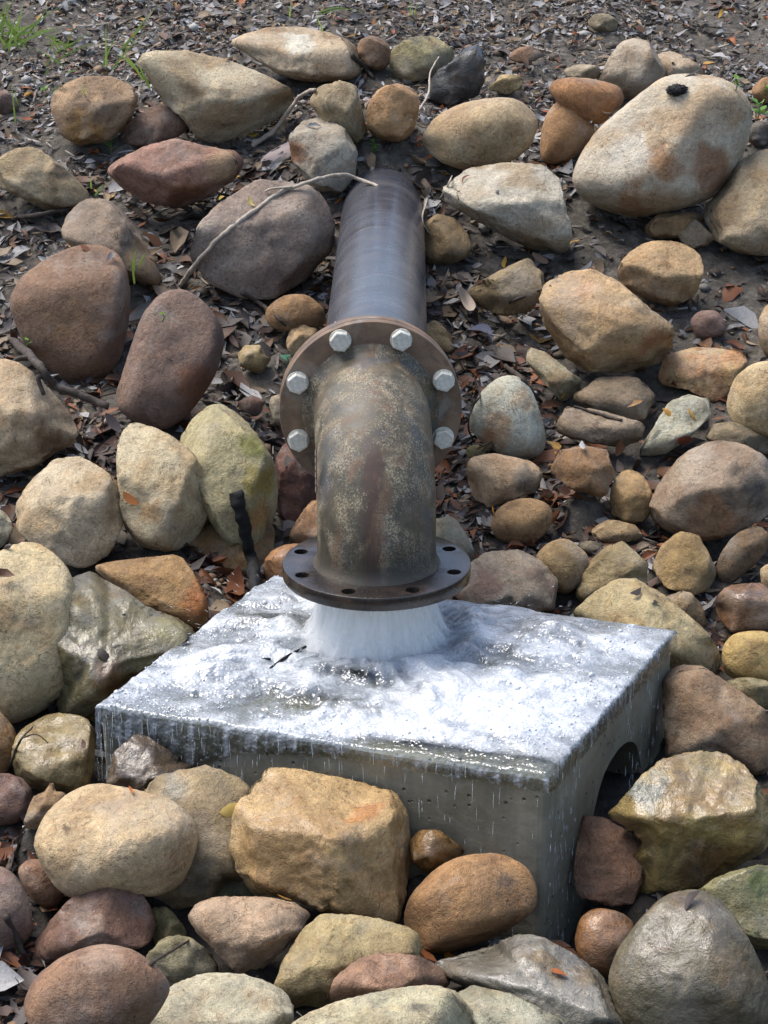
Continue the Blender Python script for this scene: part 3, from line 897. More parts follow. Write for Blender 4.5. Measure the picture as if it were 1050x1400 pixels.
 ('big smooth tan boulder in front of the block', (200,172,128), (176,144,100), 'r', .1, '47,1150 65,1110 100,1080 135,1070 180,1080 230,1092 260,1115 270,1145 260,1180 245,1210 210,1227 150,1222 105,1230 80,1215 57,1180', dict(cuts=[(.0,.8,.6,.72)], spots=[(91,1134,6,(110,84,58))], fr=1, push=.09)),
 ('grey and brown boulder wedged between the smooth tan boulder and the angular rock', (176,152,110), (142,124,92), 'a', .35, '185,1090 220,1060 280,1052 320,1062 342,1080 340,1125 335,1200 290,1228 240,1245 205,1240 195,1150', dict(fr=1, dr=.55, cuts=[(.05,.75,.66,.6)], spots=[(262,1200,30,(96,84,62)),(240,1078,22,(128,122,106))])),
 ('big angular orange tan rock with a wet flat top', (204,168,112), (176,138,84), 'a', .35, '316,1160 322,1105 345,1078 368,1050 395,1050 440,1058 500,1070 540,1082 558,1110 562,1160 555,1225 540,1268 490,1262 440,1245 400,1228 345,1222 325,1190', dict(fr=1, cuts=[(-.05,.80,.60,.50),(-.22,-.28,.93,.66),(.62,-.05,.78,.72)], spots=[(495,1092,34,(186,124,58)),(420,1200,50,(168,132,82))])),
 ('small wet ochre stone between the angular rock and the block', (160,120,64), (124,92,50), 'a', .6, '560,1150 575,1135 600,1135 636,1162 622,1178 585,1195 563,1178', dict(fr=1)),
 ('smooth brown oval boulder against the front of the block', (174,130,80), (150,108,64), 'r', .2, '553,1250 565,1220 600,1185 635,1170 685,1167 720,1187 733,1215 730,1245 705,1265 665,1285 615,1302 575,1305 557,1280', dict(fr=1, spots=[(690,1205,16,(130,104,80))])),
 ('large wet yellowish rock with a grey lichen patch beside the side opening', (186,162,104), (158,124,68), 'a', .8, '830,1115 855,1090 880,1062 905,1040 945,1028 985,1028 1015,1045 1045,1085 1065,1130 1045,1165 1000,1190 970,1215 920,1225 870,1222 855,1180 880,1150', dict(rt=1, cuts=[(-.05,.74,.67,.52),(0,-.55,.83,.6)], spots=[(885,1082,30,(96,104,92)),(960,1180,40,(128,92,48))])),
 ('flat reddish brown wedge leaning between the block and the wet yellowish rock', (156,114,84), (128,94,68), 'a', .2, '795,1115 825,1118 875,1147 888,1165 880,1200 868,1234 835,1238 790,1224 785,1190', dict(rt=1, cuts=[(.0,.2,.98,.4)], dr=.5)),
 ('reddish rock with pink facets beside the right side of the block', (140,110,80), (168,144,114), 'a', .12, '905,925 930,910 960,910 990,930 1025,955 1065,985 1065,1035 1040,1062 1000,1050 950,1042 912,1040', dict(rt=1, cuts=[(.35,.7,.62,.5),(-.5,.1,.86,.62),(.5,-.3,.81,.66)])),
 ('large pale boulder behind the right corner of the block', (192,172,124), (164,138,90), 'a', .05, '785,835 815,810 845,792 870,792 905,812 945,845 975,875 984,895 980,925 920,930 850,900 790,860', dict(bk=1, cuts=[(-.45,.55,.7,.6),(.45,.45,.77,.66)])),
 ('pinkish grey rock right of the outlet flange', (168,148,124), (140,112,92), 'a', .1, '625,815 637,775 665,755 710,752 745,770 762,792 757,835 715,838 640,835', dict(bk=1, cuts=[(.15,.6,.78,.6)], spots=[(665,795,26,(140,108,90))])),
 ('round yellowish cobble behind the pinkish grey rock', (168,138,88), (136,108,66), 'r', 0, '730,762 750,742 775,735 806,760 800,790 775,815 745,800', {}),
 ('triangular olive rock beside the round yellowish cobble', (154,134,90), (128,108,68), 'a', 0, '787,812 800,775 825,750 850,740 885,770 882,805 845,818 800,828', dict(cuts=[(-.35,.35,.87,.66)])),
 ('pointed yellow brown rock below the purplish rock', (164,134,80), (130,104,60), 'a', .05, '892,775 905,745 930,727 955,732 970,760 984,790 975,805 950,812 910,804', dict(cuts=[(.3,.3,.9,.66),(-.4,.2,.89,.7)])),
 ('small dull stone under the pointed yellow brown rock', (154,128,88), (124,100,66), 'm', 0, '905,818 940,806 962,830 968,862 940,860 915,845', dict(ds=-.02)),
 ('dark brown stone leaning against the pointed yellow brown rock', (128,102,72), (100,80,56), 'm', .1, '980,765 1005,730 1040,717 1055,740 1035,770 998,799 982,790', {}),
 ('dark glossy brown stone cut by the edge', (134,94,58), (104,74,46), 'm', .55, '977,820 995,800 1050,797 1075,850 1055,866 1005,868 982,845', {}),
 ('yellow cobble cut by the edge above the reddish rock', (192,162,94), (164,130,70), 'r', .2, '987,885 1005,865 1050,862 1080,890 1070,930 1025,936 990,922', {}),
 ('small pale stone cut by the edge above the dark glossy stone', (190,162,118), (164,132,90), 'r', 0, '1038,780 1050,770 1075,780 1075,818 1045,815', {}),
 ('flat dull stone under the yellow cobble', (152,140,102), (124,112,78), 'm', .2, '985,932 1020,925 1065,935 1070,975 1020,965', dict(ds=-.03)),
 ('large smooth wet grey boulder with a narrow top', (122,112,86), (104,90,66), 'r', .55, '832,1340 845,1300 875,1260 905,1228 940,1217 975,1222 1005,1255 1030,1300 1050,1345 1058,1395 1010,1425 880,1425 850,1395', dict(cuts=[(-.3,.45,.84,.8)], ds=.04, spots=[(1005,1340,36,(134,112,78))])),
 ('mossy green rock cut by the edge behind the wet grey boulder', (140,132,88), (116,114,68), 'm', .5, '945,1225 985,1197 1050,1180 1090,1210 1085,1295 1030,1300 985,1270', dict(spots=[(1040,1205,24,(92,104,40))])),
 ('wet orange brown cobble at the foot of the block corner', (168,118,68), (130,88,50), 'r', .7, '785,1290 793,1255 815,1241 850,1248 870,1265 850,1312 830,1342 800,1325', dict(rt=1)),
 ('wet grey flat rock with a brown puddle on its top', (156,150,136), (120,114,100), 'a', .8, '588,1318 645,1298 710,1277 740,1280 785,1305 820,1330 845,1370 872,1405 840,1440 760,1440 690,1395 640,1352 605,1340', dict(fr=1, cuts=[(.12,.80,.59,.42),(-.35,-.2,.91,.6)], spots=[(752,1310,26,(134,110,66)),(800,1335,18,(134,112,74))])),
 ('pale grey green slab in front of the wet grey flat rock', (172,168,142), (144,138,110), 'a', .25, '620,1360 650,1346 700,1360 770,1395 785,1450 640,1450', dict(cuts=[(0,.7,.71,.5)], push=.06)),
 ('smooth cream slab in front of the thin reddish stone', (194,184,148), (170,154,116), 'm', .15, '375,1412 440,1375 525,1355 580,1346 620,1352 652,1392 660,1450 380,1450', dict(cuts=[(0,.7,.71,.55)], push=.10, spots=[(570,1378,10,(90,86,80))])),
 ('thin reddish flat stone between cream slab and sandy rock', (166,126,96), (136,100,76), 'm', .25, '447,1368 460,1335 490,1310 525,1302 580,1308 613,1330 616,1350 580,1360 525,1366 475,1375', dict(cuts=[(0,.7,.71,.5)], push=.09)),
 ('coarse sandy rock in front of the angular orange tan rock', (174,154,106), (144,124,80), 'a', .2, '376,1350 390,1310 415,1270 440,1250 490,1252 540,1262 570,1275 577,1302 540,1330 490,1365 430,1382 392,1380', dict(cuts=[(.1,.75,.65,.6)], rough=1.4)),
 ('flat pinkish tan rock with an orange leaf on it', (188,158,126), (160,128,98), 'a', .1, '257,1255 270,1235 300,1226 370,1227 405,1235 425,1250 410,1275 385,1300 355,1328 325,1332 300,1305 275,1280', dict(cuts=[(0,.76,.65,.48),(-.2,-.45,.87,.66)], push=.03)),
 ('greenish stone behind the flat pinkish tan rock', (130,130,94), (104,104,72), 'm', .35, '240,1265 260,1235 300,1200 330,1198 348,1222 335,1250 290,1270', dict(show=.3, push=-.03)),
 ('small mossy olive stone beside the reddish brown rock', (150,138,88), (118,110,66), 'm', .2, '203,1262 208,1240 230,1240 252,1268 258,1285 215,1298', dict(ds=-.02)),
 ('small rough olive stone with a twig across it', (144,134,98), (116,108,76), 'm', .1, '195,1312 225,1282 255,1279 285,1300 302,1327 272,1346 235,1346', dict(rough=1.5)),
 ('humped reddish brown rock with purple tints', (132,96,76), (112,82,70), 'm', .3, '40,1305 60,1270 100,1225 130,1210 175,1207 200,1230 212,1265 200,1295 150,1302 90,1318 55,1328', dict(cuts=[(-.35,.5,.79,.66)])),
 ('round brown boulder with a pinkish crown in front of the humped rock', (152,114,84), (128,94,74), 'r', .2, '32,1372 50,1335 90,1305 140,1290 185,1300 220,1330 232,1352 215,1385 185,1420 100,1430 45,1412', dict(ds=.03, spots=[(140,1310,32,(170,140,116))])),
 ('rough whitish boulder in front of the small olive stones', (190,180,150), (164,148,116), 'm', .1, '172,1415 200,1375 240,1345 280,1331 325,1332 375,1345 400,1370 396,1415 385,1450 180,1450', dict(ds=.04, rough=1.4, cuts=[(0,.7,.71,.62)])),
 ('mauve brown boulder cut by the edge beside the small brown egg shaped stone', (152,122,108), (126,98,86), 'r', .2, '-35,1195 0,1183 25,1200 43,1245 44,1275 25,1298 -35,1305', {}),
 ('small brown egg shaped stone beside the smooth tan boulder', (150,110,80), (124,88,64), 'r', .2, '22,1190 40,1174 65,1177 83,1200 87,1228 70,1246 40,1227', {}),
 ('dark reddish stone cut by the edge above the leaf litter', (132,98,84), (108,80,68), 'm', .3, '-25,1062 10,1057 30,1065 45,1082 40,1108 25,1126 -25,1128', {}),
 ('small tan stone beside the dark reddish stone', (168,134,90), (136,106,68), 'a', .15, '33,1122 45,1090 65,1080 92,1085 70,1118 52,1138 36,1132', {}),
 ('small grey stone in front of the round brown boulder', (168,154,134), (140,126,106), 'm', .1, '85,1405 130,1388 165,1392 175,1430 90,1435', dict(ds=.08)),
 ('small grey stone at the top of the bank under open soil', (142,128,100), (116,102,80), 'm', 0, '803,32 810,20 830,18 845,28 842,43 815,44', {}),
 ('small brown stone in the litter above the oval cream boulder', (150,112,82), (124,92,68), 'm', 0, '692,80 705,67 730,62 736,80 715,87', {}),
 ('small yellowish flat stone beside the jagged black rock', (186,162,108), (160,132,84), 'a', 0, '668,122 685,102 710,102 714,120 690,130', {}),
 ('low grey tan stone in front of the pointed pinkish rock', (168,152,122), (140,124,98), 'm', 0, '768,97 790,87 820,90 820,110 785,110', {}),
 ('orange brown stone cut by the edge beside the leafy sprout', (168,124,74), (136,98,58), 'r', 0, '1026,122 1045,104 1070,108 1070,142 1035,140', {}),
 ('small dark stone between the huge boulder and the edge', (78,68,58), (56,50,44), 'm', 0, '1022,178 1035,163 1052,172 1050,200 1026,202', {}),
 ('grey stone showing behind the outlet flange on the right', (162,152,124), (136,122,96), 'm', .1, '590,712 620,705 640,735 654,768 625,780 592,770', dict(ds=-.02)),
 ('small tan stone among dead leaves below the upright yellowish cobble', (168,140,96), (138,112,74), 'm', 0, '808,722 835,710 870,718 880,736 840,745 813,740', {}),
 ('tiny dull stone above the triangular olive rock', (124,112,88), (100,90,70), 'm', 0, '788,744 810,738 824,752 806,764', {}),
 ('tiny mossy stone under the white cobble', (124,110,70), (100,90,56), 'm', 0, '636,616 650,606 664,620 646,634', {}),
 ('dark stone under the wet yellowish rock', (124,104,66), (96,80,52), 'm', .5, '845,1228 880,1218 912,1228 890,1262 860,1255', dict(rt=1, ds=-.03)),
 ('small dark boulder filling the gap below the large pale boulder', (126,106,74), (100,84,58), 'm', .2, '860,905 900,895 925,915 920,945 880,950', dict(bk=1, ds=-.06)),
]

_ico = {}
def ico(n):
    if n not in _ico:
        bm = bmesh.new()
        bmesh.ops.create_icosphere(bm, subdivisions=n, radius=1.0)
        bm.verts.index_update()
        V = np.array([v.co[:] for v in bm.verts])
        Fc = np.array([[v.index for v in f.verts] for f in bm.faces])
        bm.free()
        _ico[n] = (V / np.linalg.norm(V, axis=1)[:, None], Fc)
    return _ico[n]

def chaikin(P, k, c=.22):
    for _ in range(k):
        Q = np.roll(P, -1, 0)
        P = np.stack([P * (1 - c) + Q * c, P * c + Q * (1 - c)], 1).reshape(-1, 2)
    return P

def radial(P, n=360):
    """distance from the origin to the polygon at n angles (outermost crossing)"""
    th = np.linspace(-math.pi, math.pi, n, endpoint=False)
    D = np.stack([np.cos(th), np.sin(th)], 1)
    A = P; B = np.roll(P, -1, 0); E = B - A
    den = D[:, 0:1] * E[None, :, 1] - D[:, 1:2] * E[None, :, 0]
    den = np.where(np.abs(den) < 1e-9, 1e-9, den)
    t = (A[None, :, 0] * E[None, :, 1] - A[None, :, 1] * E[None, :, 0]) / den
    q = (A[None, :, 0] * D[:, 1:2] - A[None, :, 1] * D[:, 0:1]) / den
    ok = (t > 0) & (q >= -1e-6) & (q <= 1 + 1e-6)
    r = np.where(ok, t, 0).max(1)
    bad = r <= 0
    if bad.any(): r[bad] = np.median(r[~bad])
    return r

STYLE = {'r': dict(n=2.15, ch=2, ck=.21, rnd=6, off=(.84, .95), bev=.07, rough=.8, zmin=.3),
         'm': dict(n=2.7, ch=1, ck=.20, rnd=12, off=(.60, .85), bev=.015, rough=1.1, zmin=.15),
         'a': dict(n=3.3, ch=1, ck=.06, rnd=15, off=(.54, .82), bev=.008, rough=1.35, zmin=.1)}

class Rock:
    def __init__(self, i, row):
        self.i = i
        self.label, self.c1, self.c2, self.style, self.wet, ol, self.o = row
        self.px = np.array([[float(q) for q in p.split(',')] for p in ol.split()])
        A = self.px; B = np.roll(A, -1, 0)
        cr = A[:, 0] * B[:, 1] - B[:, 0] * A[:, 1]
        area = cr.sum() / 2
        self.c = np.array([((A[:, 0] + B[:, 0]) * cr).sum(), ((A[:, 1] + B[:, 1]) * cr).sum()]) / (6 * area)
        self.size_px = math.sqrt(abs(area))
        self.dir = ray(*self.c)
        self.right = np.cross(self.dir, [0, 0, 1.0]); self.right /= np.linalg.norm(self.right)
        self.up = np.cross(self.right, self.dir)
        hh = (A[:, 1].max() - A[:, 1].min()) / 2
        ww = (A[:, 0].max() - A[:, 0].min()) / 2
        t0 = ground_hit(*self.c)
        sc = t0 / F_PX
        self.rv, self.rh = hh * sc, ww * sc
        self.t = t0 - 0.9 * min(self.rv, 1.3 * self.rh) - self.o.get('ds', 0.0)
        st = STYLE[self.style]
        rs = np.random.RandomState(100 + i)
        ks = {'a': .70, 'm': .84, 'r': 1.0}[self.style]
        cuts = [(q[0], q[1], q[2], q[3] * ks) for q in self.o.get('cuts', [])]
        self.nexp = len(cuts)
        olo, ohi = st['off']
        if cuts: olo = olo * .7 + .3 * ohi
        for _ in range(st['rnd'] - min(3, len(cuts))):
            v = rs.normal(size=3); v[2] = abs(v[2]) * (1 if rs.rand() < .75 else -1)
            v /= np.linalg.norm(v)
            if abs(v[2]) < st['zmin']:
                v[2] = st['zmin'] * np.sign(v[2] + 1e-9); v /= np.linalg.norm(v)
            cuts.append((*v, rs.uniform(olo, ohi)))
        self.cuts = cuts
        self.st = st
    def build(self, sub):
        D, Fc = ico(sub)
        # outline in metres in the plane through the centre
        P = []
        cpos = CAM + self.dir * self.t
        for p in self.px:
            d = ray(*p)
            q = CAM + d * (self.t / (d @ self.dir)) - cpos
            P.append((q @ self.right, q @ self.up))
        P = chaikin(np.array(P), self.st['ch'], self.st['ck'])
        rr = radial(P)
        k = np.array([1, 2, 1.0]) / 4
        for _ in range(0 if self.style == 'a' else 2):
            rr = np.convolve(np.concatenate([rr[-1:], rr, rr[:1]]), k, 'valid')
        size = math.sqrt(max(1e-9, 0.5 * (rr ** 2).sum() * 2 * math.pi / 360 / math.pi))
        self.size = size
        n = self.o.get('n', self.st['n'])
        th = np.arctan2(D[:, 1], D[:, 0])
        rho = np.hypot(D[:, 0], D[:, 1])
        r = np.interp(th, np.linspace(-math.pi, math.pi, 360, endpoint=False), rr, period=2 * math.pi)
        w = smooth(0.0, 0.75, rho)
        r = size * (1 - w) + r * w
        s = (rho ** n + np.abs(D[:, 2]) ** n) ** (-1 / n)
        h = size * self.o.get('dr', 0.86)
        X = np.stack([r * rho * s * np.cos(th), r * rho * s * np.sin(th), h * D[:, 2] * s], 1)
        bev = self.st['bev'] * size
        for ck, (cx, cy, cz, off) in enumerate(self.cuts):
            nv = np.array([cx, cy, cz]); nv = nv / np.linalg.norm(nv)
            x = X @ nv
            lim = off * x.max()
            bv_ = bev * (.6 if ck < self.nexp else 1.0)
            y = (lim - x) / bv_
            sp = bv_ * np.where(y > 30, y, np.log1p(np.exp(np.clip(y, -60, 30))))
            ex = x - (lim - sp)                       # how far each point stands out of the cutting plane
            if nv[2] > .3:
                X[:, 2] -= ex / nv[2] * 0.97          # plane it off along the depth: the outline stays
            else:
                X = X - np.outer(ex, nv) * 0.96
        def fit(X, passes):
            """stretch the outline back to the traced one"""
            for _ in range(passes):
                a = np.arctan2(X[:, 1], X[:, 0]); rp = np.hypot(X[:, 0], X[:, 1])
                nb = 24 if sub < 3 else 72 if sub < 5 else 110
                bi = ((a + math.pi) / (2 * math.pi) * nb).astype(int) % nb
                mx = np.zeros(nb); np.maximum.at(mx, bi, rp)
                cen = -math.pi + (np.arange(nb) + .5) * 2 * math.pi / nb
                tgt = np.interp(cen, np.linspace(-math.pi, math.pi, 360, endpoint=False), rr, period=2 * math.pi) * 1.03
                ra = np.where(mx > 0, tgt / np.maximum(mx, 1e-6), 1.0)
                ra = np.convolve(np.concatenate([ra[-1:], ra, ra[:1]]), k, 'valid')
                f = np.interp(a, cen, ra, period=2 * math.pi)
                X[:, :2] *= np.clip(f, 0.8, 1.6)[:, None]
            return X
        X = fit(X, 2)
        R = np.linalg.norm(X, axis=1)[:, None]
        Nn = X / np.maximum(R, 1e-6)
        q = self.o.get('rough', 1.0) * self.st['rough']
        sd_ = self.i * 5 + 1
        Q = X / size
        rd = self.style == 'r'
        disp = (0.040 if rd else 0.024) * q * size * fbm(Q * 1.5, sd_, 3)
        rid = 1 - np.abs(fbm(Q * 2.3, sd_ + 1, 4)) * 2
        disp = disp + (0.006 if rd else 0.020) * q * size * (rid - 0.6)
        # broken layers: stepped relief along a bedding direction
        rb_ = np.random.RandomState(500 + self.i).normal(size=3); rb_ /= np.linalg.norm(rb_)
        lay = (Q @ rb_) * 5.0 + 1.2 * fbm(Q * 1.4, sd_ + 4, 3)
        stp = np.abs((lay % 1.0) - 0.5)
        disp = disp + (0.0 if rd else (0.010 if self.style == 'm' else 0.020)) * size * (smooth(.1, .2, stp) - .5) * smooth(-.1, .25, fbm(Q * 1.2 + 4, sd_ + 6, 2))
        disp = disp + (0.0022 if rd else 0.0042) * q * fbm(X * 42, sd_ + 2, 4, .6)
        pit = np.clip(fbm(X * 26, sd_ + 3, 2) - 0.28, 0, 1)
        disp = disp - 0.014 * q * pit
        X = fit(X + Nn * disp[:, None], 1)
        self.local = X
        W = np.outer(X[:, 0], self.right) + np.outer(X[:, 1], self.up) - np.outer(X[:, 2], self.dir)
        return W, Fc, cpos
    def settle(self):
        """lift the rock out of the bank until its outline shows, then keep it clear of the block"""
        for _ in range(24):
            W, _f, c = self.build(2)
            a = np.arctan2(self.local[:, 1], self.local[:, 0]); rp = np.hypot(self.local[:, 0], self.local[:, 1])
            bi = ((a + math.pi) / (2 * math.pi) * 20).astype(int) % 20
            rim = np.array([np.where(bi == q)[0][np.argmax(rp[bi == q])] for q in range(20) if (bi == q).any()])
            Pw = (W + c)[rim]
            if (Pw[:, 2] > ground_z(Pw[:, 0], Pw[:, 1], False) - .004).mean() > self.o.get('show', .93): break
            self.t -= 0.010
        o = self.o
        if not (o.get('fr') or o.get('bk') or o.get('rt')): return
        for _ in range(60):
            W, _f, c = self.build(2)
            Pw = W + c
            u, v = blk_uv(Pw)
            ins = (u > 0.004) & (u < BU - 0.004) & (v > 0.004) & (v < BV - 0.004) & (Pw[:, 2] < -0.004)
            if o.get('fr'):
                bad = ((u > 0) & (u < BU) & (v > 0.006) & (Pw[:, 2] < 0.02)).any()
                if not bad: break
                self.t -= 0.008
            elif o.get('rt'):
                if not ins.any(): break
                self.t -= 0.008
            else:
                if not ins.any(): break
                self.t += 0.008
    def colours(self, cpos):
        X = self.local
        Q = X / self.size
        c1, c2 = lin(self.c1) * ALB, lin(self.c2) * ALB
        n = fbm(Q * 1.3, self.i * 7 + 3, 4) + self.o.get('patch', 0.0)
        k = smooth(-0.12, 0.32, n)[:, None]
        C = c1 * (1 - k * .8) + c2 * k * .8
        band = smooth(0.15, 0.4, fbm(Q * np.array([1.0, 2.4, 1.0]) + 9, self.i * 3 + 5, 3))[:, None]
        C = C * (1 - band * .14) + lin((176, 132, 84)) * ALB * band * .14
        for (sx, sy, sr, sc_) in self.o.get('spots', []):
            d = ray(sx, sy)
            qv = CAM + d * (self.t / (d @ self.dir)) - cpos
            a, b = qv @ self.right, qv @ self.up
            rad = sr * self.t / F_PX
            dd = np.hypot(X[:, 0] - a, X[:, 1] - b) / rad
            dd = dd + 0.9 * fbm(X / rad * 0.9, self.i + int(sx), 4)
            m = (smooth(1.15, 0.55, dd) * (X[:, 2] > -0.2 * self.size))[:, None] * .85
            C = C * (1 - m) + lin(sc_) * ALB * m
        wet = np.clip(self.wet * (1 + 0.8 * fbm(Q * 2.2, self.i + 60, 3)), 0, 1)
        lum = C.mean(1)[:, None]
        C = (lum + (C - lum) * (0.83 + 0.32 * self.wet)) * np.array([1.01, 1.0, .95])
        return np.concatenate([np.clip(C, 0.004, 0.8), wet[:, None]], 1)

rocks = []
bvV, bvF, bvN = [], [], 0
for i, row in enumerate(ROCKS):
    rk = Rock(i, row)
    rk.settle()
    rk.t -= row[6].get('push', 0.0)
    sub = 6 if rk.size_px > 158 else 5 if rk.size_px > 75 else (4 if rk.size_px > 28 else 3)
    W, Fc, c = rk.build(3)
    bvV.append(W + c); bvF.append(Fc + bvN); bvN += len(W)
    W, Fc, c = rk.build(sub)
    me = mesh_np('rock', W, Fc)
    set_col(me, rk.colours(c))
    nm = 'boulder' if rk.size_px > 110 else ('rock' if rk.size_px > 60 else 'stone')
    o = link(nm, me, M_STONE, loc=c)
    tag(o, rk.label, 'rock', 'rocks heaped around the pipe outlet')
    rk.obj = o
    rocks.append(rk)

for rk in rocks:
    W, Fc, c = rk.build(3)
    P = W + c
    dz = P[:, 2] - ground_z(P[:, 0], P[:, 1])
    q = int(np.argmin(dz))
    if dz[q] > -0.006:
        MOUNDS.append((P[q, 0], P[q, 1], float(dz[q]) + 0.014, max(0.05, 0.6 * rk.size)))

def grid_axis(lo, hi, step, outs_lo, outs_hi):
    return np.array(sorted(list(outs_lo) + list(np.arange(lo, hi, step)) + list(outs_hi)))

gx = grid_axis(-1.45, 1.45, 0.0125, [-400, -150, -60, -25, -12, -7, -4.5, -3, -2.3, -1.8, -1.6], [1.46, 1.6, 1.8, 2.3, 3, 4.5, 7, 12, 25, 60, 150, 400])
gy_ = grid_axis(2.4, 7.3, 0.0125, [-300, -100, -30, -10, -4, -1, 0, 0.6, 1.1, 1.5, 1.8, 2.1, 2.3], [7.31, 7.5, 7.8, 8.3, 9, 10, 12, 16, 25, 50, 120, 400])
XX, YY = np.meshgrid(gx, gy_)
ZZ = ground_z(XX.ravel(), YY.ravel())
nx, ny = len(gx), len(gy_)
idx = np.arange(nx * ny).reshape(ny, nx)
quads = np.stack([idx[:-1, :-1], idx[:-1, 1:], idx[1:, 1:], idx[1:, :-1]], -1).reshape(-1, 4)
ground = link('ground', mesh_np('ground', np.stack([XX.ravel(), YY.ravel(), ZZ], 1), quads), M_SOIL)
tag(ground, 'dark soil bank sloping up behind the concrete block', kind='structure')

# ------------------------------------------------------------------ ray casting against what has been built
def add_bvh(V, Fc):
    global bvN
    bvV.append(np.asarray(V)); bvF.append(np.asarray(Fc) + bvN); bvN += len(V)
sx_ = np.arange(-1.6, 1.6, 0.025); sy_ = np.arange(2.3, 7.6, 0.025)
gX, gY = np.meshgrid(sx_, sy_)
gZ = ground_z(gX.ravel(), gY.ravel())
gi = np.arange(gX.size).reshape(gX.shape)
tri = np.concatenate([np.stack([gi[:-1, :-1], gi[:-1, 1:], gi[1:, 1:]], -1).reshape(-1, 3),
                      np.stack([gi[:-1, :-1], gi[1:, 1:], gi[1:, :-1]], -1).reshape(-1, 3)])
rock_tris = sum(len(f) for f in bvF)
add_bvh(np.stack([gX.ravel(), gY.ravel(), gZ], 1), tri)
ground_tris_end = sum(len(f) for f in bvF)
bx = np.array([blk(u, v, z) for z in (-BLK_H, 0) for v in (0, BV) for u in (0, BU)])
add_bvh(bx, np.array([[4, 5, 7], [4, 7, 6], [0, 1, 5], [0, 5, 4], [1, 3, 7], [1, 7, 5], [2, 0, 4], [2, 4, 6], [3, 2, 6], [3, 6, 7]]))
pv, pf = tube(path, R_HD, 16)
pf = np.array([t for f in pf if len(f) == 4 for t in ((f[0], f[1], f[2]), (f[0], f[2], f[3]))])
add_bvh(pv, pf)
BVH = BVHTree.FromPolygons(np.concatenate(bvV).tolist(), np.concatenate(bvF).tolist(), all_triangles=True)

def hit(px, py):
    d = ray(px, py)
    loc, nrm, k, dist = BVH.ray_cast(Vector(CAM.tolist()), Vector(d.tolist()))
    if loc is None:
        t = ground_hit(px, py)
        return CAM + d * t, np.array([0, 0, 1.0]), -1
    nrm = np.array(nrm)
    if nrm @ d > 0: nrm = -nrm
    return np.array(loc), nrm, k

def drop(x, y, z0=3.0):
    loc, nrm, k, dist = BVH.ray_cast(Vector((x, y, z0)), Vector((0, 0, -1)))
    if loc is None: return None
    nrm = np.array(nrm)
    if nrm[2] < 0: nrm = -nrm
    return np.array(loc), nrm, k

# ------------------------------------------------------------------ water on the block
JET = OUT + np.array([0, 0, 0.0]) - AX * 0.0
ju, jv = blk_uv(np.array([JET[0], JET[1], 0.0]))
EXT = 0.15
def axis_samples(a, b, step):
    return np.arange(a, b + step * .5, step)
us = axis_samples(-EXT, BU + EXT, 0.0025)
vs = axis_samples(-EXT, BV + 0.03, 0.0025)
UU, VV = np.meshgrid(us, vs)
u, v = UU.ravel(), VV.ravel()
eu = np.maximum(np.maximum(-u, u - BU), 0); ev = np.maximum(np.maximum(-v, v - BV), 0)
e = np.maximum(eu, ev)
uc, vc = np.clip(u, 0, BU), np.clip(v, 0, BV)
r = np.hypot(uc - ju, vc - jv)
th = np.arctan2(vc - jv, uc - ju)
P3 = np.stack([uc, vc, np.zeros_like(uc)], 1)
rad_n = fbm(np.stack([np.cos(th) * 3.4, np.sin(th) * 3.4, r * 5], 1), 21, 3)
rad_f = fbm(np.stack([np.cos(th) * 6, np.sin(th) * 6, r * 14], 1), 22, 3) * (.35 + .65 * smooth(.12, .32, r))
hgt = 0.010 + 0.016 * np.exp(-((r - 0.175 - 0.03 * rad_n) / 0.035) ** 2) * (1 + 1.2 * rad_n)
hgt += 0.016 * np.exp(-((r - 0.29 - 0.08 * rad_n) / 0.06) ** 2) * np.clip(0.5 + 2.0 * rad_n, 0, 2)
swirl = fbm(P3 * np.array([6.0, 9.0, 1]) + 0.5 * np.stack([rad_n, rad_f, rad_n], 1), 23, 3)
hgt += 0.022 * swirl + 0.003 * rad_f + 0.0035 * fbm(P3 * 30, 24, 3)
edge_d = np.minimum(np.minimum(uc, BU - uc), np.minimum(vc, BV - vc))
hgt = np.maximum(hgt * (0.45 + 0.55 * smooth(0, 0.12, edge_d)), 0.0035)
froth = np.clip(smooth(.20, .03, vc) * smooth(.25, .5, uc) + smooth(.16, .02, uc) + .8 * smooth(BU - .22, BU - .06, uc) * smooth(BV, BV * .4, vc), 0, 1)
wl = worley(np.stack([u, v], 1) * 105 + 40, 5)
hgt += np.sqrt(np.clip(0.36 - wl ** 2, 0, 1)) * 0.0026 * (.3 + .7 * froth) * smooth(-.2, .2, fbm(P3 * 9 + 5, 27, 2))
wl2 = worley(np.stack([u, v], 1) * 46 + 10, 6)
hgt += np.sqrt(np.clip(0.16 - wl2 ** 2, 0, 1)) * 0.005 * froth * (fbm(P3 * 7 + 3, 28, 2) > 0.12)
zz = hgt
over = 0.005
out_u = np.where(u < 0, -1.0, np.where(u > BU, 1.0, 0)) * np.minimum(eu, over)
out_v = np.where(v < 0, -1.0, np.where(v > BV, 1.0, 0)) * np.minimum(ev, over)
fall = np.maximum(e - over * .5, 0)
ripple = 0.003 * fbm(np.stack([u * 90, v * 90, np.zeros_like(u)], 1), 29, 2)
zz = np.where(e > 0, hgt * np.clip(1 - e / over, 0, 1) - fall, zz)
W = PA + np.outer(uc + out_u + np.sign(out_u) * ripple, U) + np.outer(vc + out_v + np.sign(out_v) * ripple, Vd)
W[:, 2] = zz
